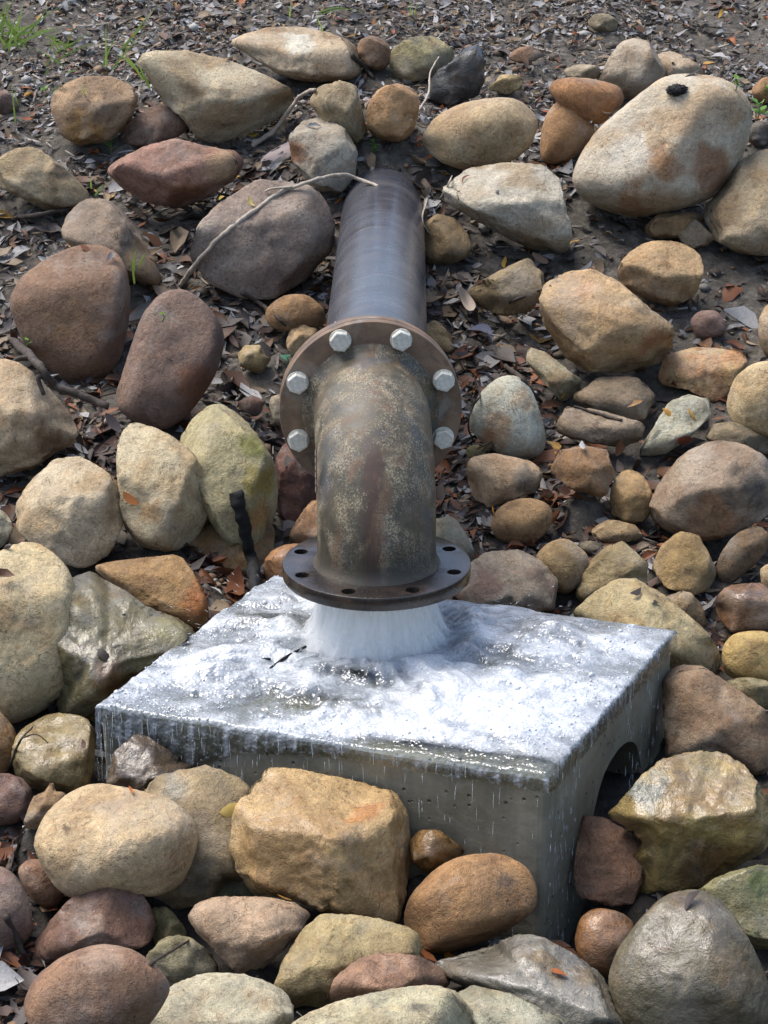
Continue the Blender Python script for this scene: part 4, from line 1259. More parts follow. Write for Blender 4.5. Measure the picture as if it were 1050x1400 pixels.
# foam cover: thick almost everywhere, thin dark windows, a bare strip along the near right edge
foam = 0.72 + 0.55 * fbm(P3 * 5.5, 31, 4) + 0.12 * rad_f + 0.45 * swirl
foam += 0.22 * smooth(0.28, 0.16, r)
foam -= 0.85 * np.exp(-((uc - ju + 0.20) / 0.085) ** 2 - ((vc - jv + 0.0) / 0.028) ** 2)
foam -= 0.75 * np.exp(-((uc - ju - 0.05) / 0.06) ** 2 - ((vc - jv + 0.19) / 0.02) ** 2)
foam -= 0.55 * np.exp(-((uc - ju - 0.06) / 0.10) ** 2 - ((vc - jv + 0.32) / 0.03) ** 2)
foam -= 0.6 * np.exp(-((uc - ju + 0.33) / 0.05) ** 2 - ((vc - jv + 0.17) / 0.06) ** 2)
foam -= 0.95 * smooth(0.055, 0.02, vc) * smooth(BU * 0.50, BU * 0.68, uc)
foam += 0.28 * np.exp(-((uc - BU * .8) / 0.16) ** 2 - ((vc - BV * .38) / 0.14) ** 2)
# curtains
front = (v < 0) & (ev >= eu)
reach = 0.02 + 0.13 * smooth(BU * .34, 0.0, uc) + 0.03 * smooth(BU * .6, 0.1, uc)
strk = fbm(np.stack([uc * 60, np.zeros_like(uc), fall * 6], 1), 33, 3)
cf = 0.50 + 0.9 * strk - fall / np.maximum(reach, .01) * 0.45
foam = np.where(front & (e > 0.003), cf, foam)
side = (u > BU) & (eu > ev)
reach_s = 0.03
strk2 = fbm(np.stack([vc * 95, np.ones_like(uc) * 4, fall * 7], 1), 34, 3)
foam = np.where(side & (e > 0.003), 0.35 + 0.9 * strk2 - fall / 0.05 * 0.6, foam)
keep = (e < 0.010) | (front & (fall < reach * 1.25) & (e < EXT)) | (side & (fall < 0.035)) | ((u < 0) & (fall < .03))
n_v, n_u = UU.shape
ix = np.arange(n_u * n_v).reshape(n_v, n_u)
q = np.stack([ix[:-1, :-1], ix[:-1, 1:], ix[1:, 1:], ix[1:, :-1]], -1).reshape(-1, 4)
# the splash plate under the jet stays, only faces beyond the spill are dropped
q = q[keep[q].all(1)]
used = np.zeros(len(W), bool); used[q.ravel()] = True
remap = np.cumsum(used) - 1
me = mesh_np('water', W[used], remap[q])
set_col(me, np.stack([np.clip(foam, 0, 1.2), (e > 0).astype(float), np.clip(.52 + 1.6 * swirl + .4 * rad_f + .7 * fbm(P3 * 20, 37, 3) + .25 * smooth(BU * .4, BU * .85, uc) * smooth(BV * .9, BV * .3, vc), 0, 1), np.ones_like(foam)], 1)[used])  # froth tone, with a sun patch painted in towards the near right
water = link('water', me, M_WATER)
tag(water, 'white foaming water spreading over the top of the concrete block', kind='structure')
foam_pts = W[used]; foam_val = foam[used]; foam_e = e[used]; foam_r = r[used]; foam_u = u[used]; foam_v = v[used]

def joined(template_V, template_F, loc, mats, name):
    """many small copies in one mesh: loc (N,3), mats (N,3,3)"""
    n = len(loc)
    V = np.einsum('nij,kj->nki', mats, template_V) + loc[:, None, :]
    k = len(template_V)
    Fc = (template_F[None] + (np.arange(n) * k)[:, None, None]).reshape(-1, template_F.shape[1])
    return V.reshape(-1, 3), Fc

rs = np.random.RandomState(8)
cand = np.where((foam_e == 0) & (foam_val > .4) & (foam_r > .19))[0]
wgt = 0.03 + smooth(.14, .0, foam_v[cand]) + .6 * smooth(BU * .7, BU * .95, foam_u[cand]) + .6 * smooth(.2, 0, foam_u[cand])
pick = rs.choice(cand, 500, replace=False, p=wgt / wgt.sum())
tv, tf = ico(1)
rad = rs.uniform(.0010, .0032, len(pick)) * (1 + (rs.rand(len(pick)) < .06) * 1.2)
mats = np.einsum('n,ij->nij', rad, np.eye(3))
Vb, Fb = joined(tv, tf, foam_pts[pick] + rs.normal(0, .0015, (len(pick), 3)) * (1, 1, .2), mats, 'bubbles')
me = mesh_np('foam_bubbles', Vb, Fb)
set_col(me, np.tile([1.2, 0, .9, 1.0], (len(Vb), 1)))
tag(link('foam_bubbles', me, M_WATER), 'small white bubbles floating on the foaming water', 'foam', kind='stuff')

# the jet: an opaque core inside two streaked veils
jet = empty('water_jet', (JET[0], JET[1], 0.0))
tag(jet, 'white gush of water falling from the outlet flange onto the block', 'water')
ztop = FL_Z - 0.020
def veil(name, r0, r1, flare, thick, seed, nz=36, na=200, zbot=0.002):
    zt = np.linspace(0, 1, nz); an = np.linspace(0, 2 * math.pi, na, endpoint=False)
    A, Z = np.meshgrid(an, zt)
    rr_ = r0 + (r1 - r0) * Z ** 1.3 + flare * Z ** 6
    nz_ = fbm(np.stack([np.cos(A).ravel() * 5, np.sin(A).ravel() * 5, Z.ravel() * .8 + seed], 1), seed, 3).reshape(A.shape)
    nf = fbm(np.stack([np.cos(A).ravel() * 10, np.sin(A).ravel() * 10, Z.ravel() * 1.2 + seed], 1), seed + 2, 3).reshape(A.shape)
    rr_ = rr_ * (1 + (.09 * nz_ + .022 * nf) * (.25 + Z))
    rr_[0] = np.minimum(rr_[0], 0.098)
    zz_ = ztop + (zbot - ztop) * Z + 0.006 * nf * Z ** 4
    X = np.stack([rr_ * np.cos(A), rr_ * np.sin(A), zz_], -1).reshape(-1, 3)
    ix = np.arange(nz * na).reshape(nz, na)
    ix2 = np.roll(ix, -1, 1)
    q = np.stack([ix[:-1], ix[1:], ix2[1:], ix2[:-1]], -1).reshape(-1, 4)
    me = mesh_np(name, X, q)
    t = (thick + .16 * nf - .42 * Z ** 2.5 * (name != 'core')).ravel()
    set_col(me, np.stack([np.clip(t, 0, 1.3), t * 0, t * 0, t * 0 + 1], 1))
    o = link(name, me, M_JET); o.parent = jet
    return o
veil('core', .095, .112, .012, 1.25, 51)
veil('veil', .098, .121, .02, .70, 57)
veil('veil', .0985, .130, .03, .45, 63)

# drops and threads running down the block's faces and flying round the jet
def strand_mesh(n, fn, name, label):
    tv = np.array([[0, 0, 1]] + [[math.cos(a), math.sin(a), -.15] for a in np.linspace(0, 2 * math.pi, 5)[:-1]] + [[0, 0, -1.0]])
    tf = np.array([[0, 1, 2], [0, 2, 3], [0, 3, 4], [0, 4, 1], [5, 2, 1], [5, 3, 2], [5, 4, 3], [5, 1, 4]])
    loc, mats = [], []
    for k in range(n):
        p, ln, wd, dr = fn(k)
        dr = dr / np.linalg.norm(dr)
        a = np.cross(dr, [1, .3, 0]); a /= np.linalg.norm(a); b = np.cross(dr, a)
        loc.append(p); mats.append(np.stack([a * wd, b * wd, dr * ln], 1))
    V_, F_ = joined(tv, tf, np.array(loc), np.array(mats), name)
    o = link(name, mesh_np(name, V_, F_), M_DROPS)
    tag(o, label, 'water', kind='stuff')
rs2 = np.random.RandomState(12)
fn_front = np.cross(U, [0, 0, 1.0]); fn_right = np.array([Vd[1], -Vd[0], 0.0])
def fr_drop(k):
    uu = BU * rs2.beta(.8, 1.5)
    z = -rs2.uniform(.005, .30) * (1 if uu < BU * .5 else 1.0)
    return blk(uu, 0, z) + fn_front * rs2.uniform(.002, .016), rs2.uniform(.004, .022), rs2.uniform(.0004, .0011), np.array([rs2.normal(0, .04), rs2.normal(0, .04), 1])
strand_mesh(420, fr_drop, 'falling_drops', 'threads of water running down the front of the block')
def rt_drop(k):
    c = rs2.choice([.03, .10, .16, .62, .74, .86])
    vv = np.clip(BV * c + rs2.normal(0, .018), 0.005, BV)
    z = -rs2.uniform(.0, .36)
    return blk(BU, vv, z) + fn_right * rs2.uniform(.001, .01), rs2.uniform(.004, .018), rs2.uniform(.0005, .0014), np.array([rs2.normal(0, .03), rs2.normal(0, .03), 1])
strand_mesh(150, rt_drop, 'running_water', 'streaks of water running down the right side of the block')
def sp_drop(k):
    a = rs2.uniform(0, 2 * math.pi); rr_ = rs2.uniform(.12, .42)
    d = np.array([math.cos(a), math.sin(a), 0])
    p = np.array([JET[0], JET[1], 0]) + d * rr_ + np.array([0, 0, rs2.uniform(.005, .05) * (1.1 - rr_ * 2)])
    if p[2] < .004: p[2] = .006
    return p, rs2.uniform(.002, .008), rs2.uniform(.0005, .0012), d + np.array([0, 0, rs2.uniform(-.5, .6)])
strand_mesh(260, sp_drop, 'splash_drops', 'fine drops thrown out around the falling water')

# ------------------------------------------------------------------ leaf litter
def rot_basis(nrm, yaw, tilt, tilt_dir):
    """columns: along, across, normal for N leaves"""
    n = len(nrm)
    ref = np.tile([1.0, 0, 0], (n, 1)); ref[np.abs(nrm[:, 0]) > .8] = [0, 1, 0]
    a = np.cross(ref, nrm); a /= np.linalg.norm(a, axis=1)[:, None]
    b = np.cross(nrm, a)
    td = a * np.cos(tilt_dir)[:, None] + b * np.sin(tilt_dir)[:, None]
    nn = nrm * np.cos(tilt)[:, None] + td * np.sin(tilt)[:, None]
    a = a - nn * (a * nn).sum(1)[:, None]; a /= np.linalg.norm(a, axis=1)[:, None]
    b = np.cross(nn, a)
    al = a * np.cos(yaw)[:, None] + b * np.sin(yaw)[:, None]
    ac = np.cross(nn, al)
    return al, ac, nn

def leaf_geo(n, rs, rows=5, curl_amt=1.0, broken=True):
    """(n, K, 3) vertices of unit-length leaves and the shared faces"""
    s_ = np.linspace(0, 1, rows)
    prof = np.sin(np.pi * np.clip(s_ * .94 + .03, 0, 1)) ** .8
    prof[0] = .05; prof[-1] = .06
    wr = rs.uniform(.07, .30, n)
    curl = rs.normal(0, .9, n) * curl_amt; fold = rs.normal(0.25, .45, n) * curl_amt; tw = rs.normal(0, .5, n) * curl_amt
    sk = rs.normal(0, .1, n)
    K = rows * 3
    V_ = np.zeros((n, K, 3))
    for i, t in enumerate(s_):
        jag = 1 + rs.uniform(-.25, .25, (n, 2)) * broken
        ang = curl * (t - .5)
        x = np.where(np.abs(curl) < .05, t - .5, np.sin(ang) / np.where(np.abs(curl) < .05, 1, curl))
        z = np.where(np.abs(curl) < .05, 0, (1 - np.cos(ang)) / np.where(np.abs(curl) < .05, 1, curl))
        for j, sd_ in enumerate((-1, 0, 1)):
            wv = wr * prof[i] * sd_ * (jag[:, 0] if sd_ < 0 else jag[:, 1])
            V_[:, i * 3 + j, 0] = x
            V_[:, i * 3 + j, 1] = wv + sk * np.sin(math.pi * t)
            V_[:, i * 3 + j, 2] = z + np.abs(wv) * fold + wv * tw * (t - .5)
    Fc = []
    for i in range(rows - 1):
        for j in range(2):
            Fc.append((i * 3 + j, i * 3 + j + 1, i * 3 + j + 4, i * 3 + j + 3))
    return V_, np.array(Fc)

def density(x, y):
    dn = 1.0
    if y < 3.75: dn = 0.10
    if y < 3.6 and x < -.42: dn = .8
    if .42 < x < .95 and 4.75 < y < 5.5: dn = .22
    if .05 < x < .2 and 5.2 < y < 5.5: dn = .6
    return dn

rl = np.random.RandomState(77)
pal = [((176,174,172), .20), ((128,124,122), .20), ((92,82,76), .18), ((58,46,40), .17), ((150,128,100), .13), ((112,78,54), .07), ((160,92,44), .025), ((190,146,70), .012)]
pc = np.array([lin(p[0]) * .62 for p in pal]); pp = np.array([p[1] for p in pal]); pp /= pp.sum()
_pg = np.stack(np.meshgrid(np.arange(128) / 20, np.arange(128) / 20), -1).reshape(-1, 2)
patch_ = np.clip(.72 + 1.3 * fbm(np.concatenate([_pg * 3.2, np.zeros((len(_pg), 1))], 1), 44, 3), .25, 1).reshape(128, 128)
def scatter(n, want_rock=.02, ymin=2.5, ymax=7.25, xm=1.9, bare=False):
    locs, nrms = [], []
    tries = 0
    while len(locs) < n and tries < n * 8:
        tries += 1
        x, y = rl.uniform(-xm, xm), rl.uniform(ymin, ymax)
        if abs(x) > 0.26 * y + 0.2: continue
        if rl.rand() > (1.0 if bare and y > 3.7 else density(x, y)): continue
        if rl.rand() > patch_[int((y - 2) * 20) % 128, int((x + 2) * 20) % 128]: continue
        h_ = drop(x, y)
        if h_ is None: continue
        p, nn, k = h_
        if k < rock_tris:
            gz0 = float(ground_z(x, y)[0]) if want_rock < .05 and rl.rand() < .35 else None
            if gz0 is not None and p[2] - gz0 > .06:          # under the overhang of a rock
                p, nn = np.array([x, y, gz0]), np.array([0, 0, 1.0])
            elif rl.rand() > want_rock or nn[2] < .8: continue
        elif k >= ground_tris_end:
            if k < ground_tris_end + 10: continue
            p, nn = np.array([x, y, float(ground_z(x, y)[0])]), np.array([0, 0, 1.0])   # under the pipe
        locs.append(p); nrms.append(nn)
    return np.array(locs), np.array(nrms)

NL = 42000
loc, nrm = scatter(NL)
n = len(loc)
Lf, LF = leaf_geo(n, rl, 4)
ln = rl.gamma(5, .0062, n).clip(.010, .062)
top_zone = smooth(5.7, 6.2, loc[:, 1])
ln *= rl.choice([1.0, 1.25, 1.7], n, p=[.5, .35, .15]) * (1 - .4 * top_zone)
al, ac, nn = rot_basis(nrm, rl.uniform(0, 6.28, n), np.abs(rl.normal(0, .38, n)), rl.uniform(0, 6.28, n))
V_ = loc[:, None] + ln[:, None, None] * (Lf[..., 0:1] * al[:, None] + Lf[..., 1:2] * ac[:, None] + Lf[..., 2:3] * nn[:, None])
V_ += nrm[:, None] * (rl.uniform(.000, .012, n) + .06 * ln)[:, None, None]
C_ = None
ci = rl.choice(len(pal), n, p=pp)
low = rl.rand(n) < .62 * smooth(5.5, 4.7, loc[:, 1])
dk = np.array([lin(c) * .62 for c in ((84,56,44), (64,46,40), (112,74,50), (140,84,48), (96,84,78))])[rl.randint(0, 5, n)]
C = np.where(low[:, None], dk, pc[ci]) * rl.uniform(.65, 1.25, n)[:, None]
C = C * (1.0 - .12 * (1 - top_zone))[:, None]
K = Lf.shape[1]
Fc = (LF[None] + (np.arange(n) * K)[:, None, None]).reshape(-1, 4)
me = mesh_np('leaf_litter', V_.reshape(-1, 3), Fc)
set_col(me, np.concatenate([np.repeat(C, K, 0), np.ones((n * K, 1))], 1))
tag(link('leaf_litter', me, M_LITTER), 'grey and brown dead leaf litter covering the bank', 'leaf litter', kind='stuff')

# wood chips and twigs of the litter
loc, nrm = scatter(5200, .01)
n = len(loc)
al, ac, nn = rot_basis(nrm, rl.uniform(0, 6.28, n), np.abs(rl.normal(0, .25, n)), rl.uniform(0, 6.28, n))
tl = rl.gamma(2.2, .012, n).clip(.008, .11); tw_ = rl.uniform(.0010, .0034, n) * (1 + tl * 6)
tv = np.array([[x, .9 * math.cos(a), .9 * math.sin(a)] for x in (-1, 0, 1) for a in (0, 1.57, 3.14, 4.71)], float)
tv[4:8, 1] += .6
tf = np.array([[i * 4 + j, i * 4 + (j + 1) % 4, (i + 1) * 4 + (j + 1) % 4, (i + 1) * 4 + j] for i in range(2) for j in range(4)] + [[3, 2, 1, 0], [8, 9, 10, 11]])
mats = np.stack([al * (tl / 2)[:, None], ac * tw_[:, None], nn * tw_[:, None]], 2)
Vt, Ft = joined(tv, tf, loc + nrm * rl.uniform(.001, .010, n)[:, None], mats, 'twigs')
tc_ = np.array([lin(c) * .6 for c in ((150,140,128), (96,78,62), (66,52,44), (170,162,150))])[rl.randint(0, 4, n)] * rl.uniform(.7, 1.2, n)[:, None]
me = mesh_np('twig_litter', Vt, Ft)
set_col(me, np.concatenate([np.repeat(tc_, len(tv), 0), np.ones((n * len(tv), 1))], 1))
tag(link('twig_litter', me, M_PEBBLE), 'broken twigs and bark chips scattered through the litter', 'twig litter', kind='stuff')

# pebbles and clods
loc, nrm = scatter(9000, .0, bare=True)
n = len(loc)
tv, tf = ico(1)
sc3 = rl.gamma(2.0, .0032, n).clip(.0018, .026)[:, None] * rl.uniform(.6, 1.2, (n, 3)) * np.array([1.15, 1, .7])
R_ = []
for k in range(n):
    a = rl.uniform(0, 6.28); c_, s_ = math.cos(a), math.sin(a)
    R_.append(np.array([[c_, -s_, 0], [s_, c_, 0], [0, 0, 1]]) * sc3[k][None])
Vp, Fp = joined(tv, tf, loc + nrm * (sc3[:, 2:3] * .3), np.array(R_), 'pebbles')
Vp = Vp + .0014 * np.stack([gnoise(Vp * 160, 60 + k) for k in range(3)], 1)
pcx = np.array([lin(c) * .6 for c in ((150,146,138), (120,104,84), (92,78,62), (188,184,174), (140,112,84), (76,64,54))])[rl.choice(6, n, p=[.18, .22, .25, .08, .12, .15])] * rl.uniform(.7, 1.2, n)[:, None]
me = mesh_np('gravel', Vp, Fp)
set_col(me, np.concatenate([np.repeat(pcx, len(tv), 0), np.ones((n * len(tv), 1))], 1))
tag(link('gravel', me, M_PEBBLE), 'small pebbles and soil clods between the rocks', 'gravel', kind='stuff')

# ------------------------------------------------------------------ single leaves that can be picked out
def leaf_mesh(seed, color, rows=9, curl=1.0):
    r_ = np.random.RandomState(seed)
    V_, LF_ = leaf_geo(1, r_, rows, curl, broken=False)
    V_ = V_[0]
    me = mesh_np('leaf', V_, LF_)
    c = lin(color) * .62
    var = 1 + .35 * fbm(V_ * 4, seed, 2)
    set_col(me, np.concatenate([c * var[:, None], np.ones((len(V_), 1))], 1))
    me.materials.append(M_LITTER)
    return me
def put_leaf(me, p, nrm_, ln, yaw, tilt, tdir, label, group=None, name='fallen_leaf'):
    al, ac, nn = rot_basis(nrm_[None], np.array([yaw]), np.array([tilt]), np.array([tdir]))
    M = basis(p + nrm_ * (.05 * ln + .003), al[0] * ln, ac[0] * ln, nn[0] * ln)
    o = link(name, me)
    o.matrix_world = M
    tag(o, label, 'leaf', group)
    return o

kinds = [((160,88,40), 'orange leaf'), ((206,160,62), 'yellow leaf'),
         ((118,66,40), 'reddish leaf'), ((178,172,168), 'grey leaf')]
lm = {k: [leaf_mesh(10 * k + j, kinds[k][0]) for j in range(5)] for k in range(4)}
def near_rock(p):
    ds_ = [np.linalg.norm(np.array(rk.obj.location) - p) - rk.size * .7 for rk in rocks]
    out = []
    for q in np.argsort(ds_):
        lab = rocks[int(q)].label
        for w_ in (' beside', ' with', ' cut by', ' below', ' under', ' above', ' behind', ' at ', ' in ', ' leaning', ' half', ' lying', ' sunk', ' against', ' between', ' showing', ' touching', ' right of', ' on ', ' wedged', ' among', ' filling'):
            lab = lab.split(w_)[0]
        lab = ' '.join(lab.split()[:5])
        if lab not in out: out.append(lab)
        if len(out) == 2: break
    t = 'between the ' + out[0] + ' and the ' + out[1]
    return t if len(t.split()) <= 12 else 'near the ' + out[0]
loc, nrm = scatter(190, .02, 3.0, 6.9)
for k in range(len(loc)):
    kk = int(rl.choice(4, p=[.36, .14, .28, .22]))
    ll = rl.uniform(.028, .052)
    sz = 'tiny' if ll < .035 else 'small' if ll < .044 else 'broad'
    put_leaf(lm[kk][rl.randint(5)], loc[k] + nrm[k] * .006, nrm[k], ll, rl.uniform(0, 6.28), abs(rl.normal(0, .4)), rl.uniform(0, 6.28), sz + ' ' + kinds[kk][1] + ' ' + near_rock(loc[k]), 'dead leaves in the litter')

SPOT = [ # px, py, length m, colour, label
 (318, 1108, .045, (206,178,92), 'yellow leaf stuck between the grey and brown boulder and the angular rock'),
 (387, 1231, .030, (196,142,60), 'curled orange leaf on the flat pinkish tan rock'),
 (180, 1084, .022, (190,104,36), 'tiny orange leaf on top of the smooth tan boulder'),
 (12, 1304, .050, (214,178,70), 'yellow leaf at the foot of the mauve brown boulder'),
 (616, 1309, .030, (208,128,36), 'bright orange leaf under the smooth brown oval boulder'),
 (764, 1333, .028, (176,98,40), 'orange leaf in the puddle on the wet grey flat rock'),
 (866, 553, .045, (170,128,76), 'tan dead leaf on the brown slab'),
 (912, 566, .032, (208,152,58), 'yellow leaf on the whitish flat stone'),
 (946, 568, .036, (212,160,70), 'curled yellow leaf at the upper edge of the whitish flat stone'),
 (935, 597, .045, (120,62,36), 'dark red leaf at the foot of the whitish flat stone'),
 (968, 473, .034, (206,146,48), 'yellow orange leaf on the blocky orange and yellow rock'),
 (347, 187, .032, (204,182,70), 'yellow leaf between the large pale slab and the curled bark piece'),
 (303, 272, .030, (210,180,76), 'yellow leaf on the upper edge of the big grey brown rock'),
 (345, 277, .034, (198,178,84), 'greenish yellow leaf on top of the big grey brown rock'),
 (465, 275, .040, (196,120,40), 'orange leaf wedged between the rust marked stone and the pipe'),
 (583, 217, .045, (190,112,48), 'orange leaf standing below the oval cream boulder'),
 (607, 238, .036, (214,164,56), 'yellow leaf beside the flat topped grey slab'),
 (638, 247, .034, (150,96,78), 'reddish leaf on the corner of the flat topped grey slab'),
 (510, 1262 - 1230 + 0, .03, (190,120,50), 'orange leaf on the soil at the top of the bank'),
 (150, 625, .050, (70,56,50), 'dark curled leaf beside the cream boulder with a chipped corner'),
 (135, 622, .045, (176,92,40), 'orange brown leaf beside the square shouldered cream boulder'),
 (180, 680, .045, (180,110,48), 'orange leaf between the two cream boulders'),
 (155, 580, .055, (96,84,82), 'grey leaf against the lower end of the purplish boulder'),
 (845, 612, .04, (130,84,46), 'brown leaf under the cracked stone'),
 (770, 537, .03, (206,160,64), 'yellow leaf beside the wedge of pale stone'),
 (676, 700, .03, (198,130,56), 'orange leaf above the small rounded brown cobble'),
]
for k, (px, py, ln_, c, lab) in enumerate(SPOT):
    p, nn_, kk = hit(px, py)
    put_leaf(leaf_mesh(200 + k, c, 9, .7), p, nn_, ln_, rl.uniform(0, 6.28), .25, rl.uniform(0, 6.28), lab)
for k, (px, py, ln_, c, lab, yaw) in enumerate([
   (388, 212, .14, (200,180,172), 'large pale curled bark piece beside the rust marked grey stone', 2.2),
   (640, 428, .10, (196,178,160), 'large pale curled leaf right of the pipe', .4),
   (655, 470, .07, (178,176,190), 'pale grey leaf lying below the large pale curled leaf', 1.4),
   (740, 1262 - 900 + 0, .05, (150,120,96), 'brown leaf beside the muddy tan stone', 1.0)]):
    p, nn_, kk = hit(px, py)
    put_leaf(leaf_mesh(300 + k, c, 13, 1.5), p + nn_ * .02, nn_, ln_, yaw, .3, 1.0, lab, name='curled_leaf')

# the black lump on the huge boulder
p, nn_, kk = hit(927, 125)
tv, tf = ico(4)
Vl_ = tv * np.array([.026, .02, .014])
Vl_ = Vl_ * (1 + .55 * fbm(tv * 5, 71, 4))[:, None]
lump = link('soil_lump', mesh_np('soil_lump', Vl_, tf), mat_bark('black_soil', (.006, .006, .006), (.03, .028, .026), .9, 150), loc=p + nn_ * .006)
tag(lump, 'black crumbly lump lying on the huge cream boulder', 'soil lump')

# ------------------------------------------------------------------ branches and roots
M_PALE = mat_bark('pale_dry_wood', (.22, .18, .135), (.42, .36, .29))
M_DARK = mat_bark('dark_wood', (.018, .013, .010), (.075, .058, .045))
M_CHAR = mat_bark('charred_wood', (.002, .002, .002), (.012, .012, .012), .8)
def spline(P, k=8):
    P = np.asarray(P, float)
    Q = np.concatenate([[2 * P[0] - P[1]], P, [2 * P[-1] - P[-2]]])
    out = []
    for i in range(1, len(Q) - 2):
        for t in np.linspace(0, 1, k, endpoint=False):
            a, b, c, d = Q[i - 1], Q[i], Q[i + 1], Q[i + 2]
            out.append(.5 * ((2 * b) + (c - a) * t + (2 * a - 5 * b + 4 * c - d) * t * t + (3 * b - a - 3 * c + d) * t ** 3))
    out.append(P[-1])
    return np.array(out)
def branch(name, pxs, r0, r1, mat, label, lift=None, forks=(), seg=10, cat='twig'):
    lift = r0 * .7 if lift is None else lift
    ts = []
    for px, py in pxs:
        p, nn_, k = hit(px, py)
        ts.append(np.linalg.norm(p - CAM))
    ts = np.array(ts)
    chord = np.linspace(ts[0], ts[-1], len(ts))
    t = np.minimum(ts, chord + .05) - lift
    P = np.array([CAM + ray(*q) * tt for q, tt in zip(pxs, t)])
    S = spline(P)
    rad = np.linspace(r0, r1, len(S)) * (1 + .18 * fbm(S * 30, 81, 2))
    S = S + r0 * .5 * np.stack([fbm(S * 22, 90 + q_, 3) for q_ in range(3)], 1)
    V_, F_ = tube(S, rad * (1 + .25 * fbm(S * 60, 88, 2)), seg, True, r0 * .5, 5)
    org = P[0]
    o = link(name, mesh_np(name, V_ - org, F_), mat, loc=org)
    tag(o, label, cat)
    for fi, fr in enumerate(forks):
        i0 = int(fr[0] * (len(S) - 1))
        t0 = np.linalg.norm(S[i0] - CAM)
        Q = np.array([S[i0]] + [CAM + ray(*q) * (t0 - .004 * (j + 1)) for j, q in enumerate(fr[1])])
        SS = spline(Q, 5)
        V_, F_ = tube(SS, np.linspace(rad[i0] * .7, r1 * .6, len(SS)), 8)
        w = link('side_twig', mesh_np('side_twig', V_ - org, F_), mat); w.parent = o
    return o
branch('branch', [(245, 392), (270, 358), (300, 325), (345, 290), (385, 262), (430, 246), (470, 239), (500, 248), (517, 255)], .0062, .0042, M_PALE, 'long pale fallen branch arching over the grey brown rock to the pipe', cat='branch', forks=[(.55, [(372, 258), (362, 262)])])
branch('stick', [(345, 200), (372, 180), (395, 152), (412, 130), (432, 122)], .0075, .0045, M_PALE, 'pale bent stick leaning from the bark piece to the tan slab', cat='stick')
branch('root', [(-15, 446), (20, 468), (50, 496), (75, 528), (105, 540), (150, 556)], .011, .008, M_DARK, 'dark root curving round the foot of the chocolate brown boulder', cat='root', forks=[(.35, [(22, 492), (16, 510)]), (.55, [(52, 515), (60, 540)])])
branch('twig', [(592, 30), (640, 45), (700, 58), (765, 74)], .0035, .002, M_PALE, 'thin grey twig lying across the litter at the top of the bank')
branch('vine', [(628, 500), (650, 520), (656, 540), (646, 556), (640, 580), (648, 606)], .0032, .002, M_DARK, 'thin looping vine between the flange and the white cobble', cat='vine')
branch('twig', [(672, 430), (700, 412), (735, 398), (752, 392)], .0045, .0025, M_DARK, 'curved twig between the muddy tan stone and the honey boulder')
branch('twig', [(330, 400), (355, 415), (378, 432), (392, 446)], .006, .004, M_DARK, 'dark twig leaning into the gap left of the pipe')
branch('twig', [(356, 452), (372, 468), (382, 480), (392, 486)], .005, .003, M_DARK, 'short dark twig against the cream stone by the flange')
branch('twig', [(585, 270), (577, 300), (588, 320)], .0028, .0015, M_PALE, 'thin pale twig leaning on the right side of the pipe')
branch('twig', [(602, 272), (612, 254), (618, 240)], .003, .0018, M_PALE, 'short pale twig standing beside the flat topped grey slab')
branch('twig', [(562, 165), (585, 130), (588, 100), (600, 78)], .0034, .002, M_PALE, 'thin grey twig climbing the jagged black rock')
branch('stick', [(85, 36), (130, 35), (175, 28)], .005, .003, M_PALE, 'straight grey stick lying in the litter near the grass', cat='stick')
branch('stick', [(480, 75), (498, 92), (512, 108)], .008, .005, M_DARK, 'dark stump of a stick beside the small brown stone', cat='stick')
branch('stick', [(20, 298), (50, 294), (95, 286)], .007, .005, M_DARK, 'dark stick below the rounded tan rock', cat='stick')
branch('stick', [(8, 1250), (25, 1288), (40, 1318)], .0065, .004, M_DARK, 'grey stick leaning between the mauve brown boulder and the leaves', cat='stick')
branch('twig', [(206, 1318), (228, 1304), (258, 1286)], .003, .0018, M_DARK, 'thin dark twig across the small rough olive stone')
branch('twig', [(12, 1050), (28, 1012), (45, 994)], .003, .0016, M_DARK, 'thin twig resting on the ochre stone and the wet tan cobble', forks=[(.6, [(50, 1004), (66, 1016)])])
branch('twig', [(690, 500), (715, 520), (738, 548), (760, 558)], .006, .004, M_DARK, 'grey twig beside the wedge of pale stone')
branch('twig', [(850, 575), (800, 560), (785, 556)], .004, .003, M_DARK, 'dark twig lying on the flat cracked stone')
lg = []
t_edge = np.linalg.norm(at_z(350, 806, 0.0) - CAM)
for x_, y_ in [(322, 672), (329, 700), (338, 735), (345, 770)]:
    lg.append(CAM + ray(x_, y_) * (min(np.linalg.norm(hit(x_, y_)[0] - CAM), t_edge + .35) - .022))
lg.append(CAM + ray(349, 800) * max(t_edge + .03, 0))
lg.append(CAM + ray(351, 845) * (t_edge + .05))
S = spline(np.array(lg), 8)
V_, F_ = tube(S, np.linspace(.0135, .0115, len(S)) * (1 + .35 * fbm(S * 40, 81, 3)), 18, True, .007, 5)
print('log', t_edge, [round(float(np.linalg.norm(q - CAM)), 3) for q in lg])
tag(link('log', mesh_np('log', V_ - S[-1], F_), M_CHAR, loc=S[-1]), 'black charred log standing in the gap beside the mossy boulder', 'log')
# debris caught in the foam beside the jet
for (a, b, rr_, lab) in [((356, 926), (418, 884), .0035, 'dark stick caught in the foam beside the falling water'), ((347, 911), (370, 901), .003, 'short dark stick in the foam beside the longer stick')]:
    A_, B_ = at_z(*a, .009), at_z(*b, .016)
    S = spline(np.array([A_, (A_ + B_) / 2 + [0, .004, .004], B_]), 5)
    V_, F_ = tube(S, np.linspace(rr_, rr_ * .7, len(S)), 8, True, .001)
    tag(link('stick', mesh_np('stick', V_ - A_, F_), M_CHAR, loc=A_), lab, 'stick')

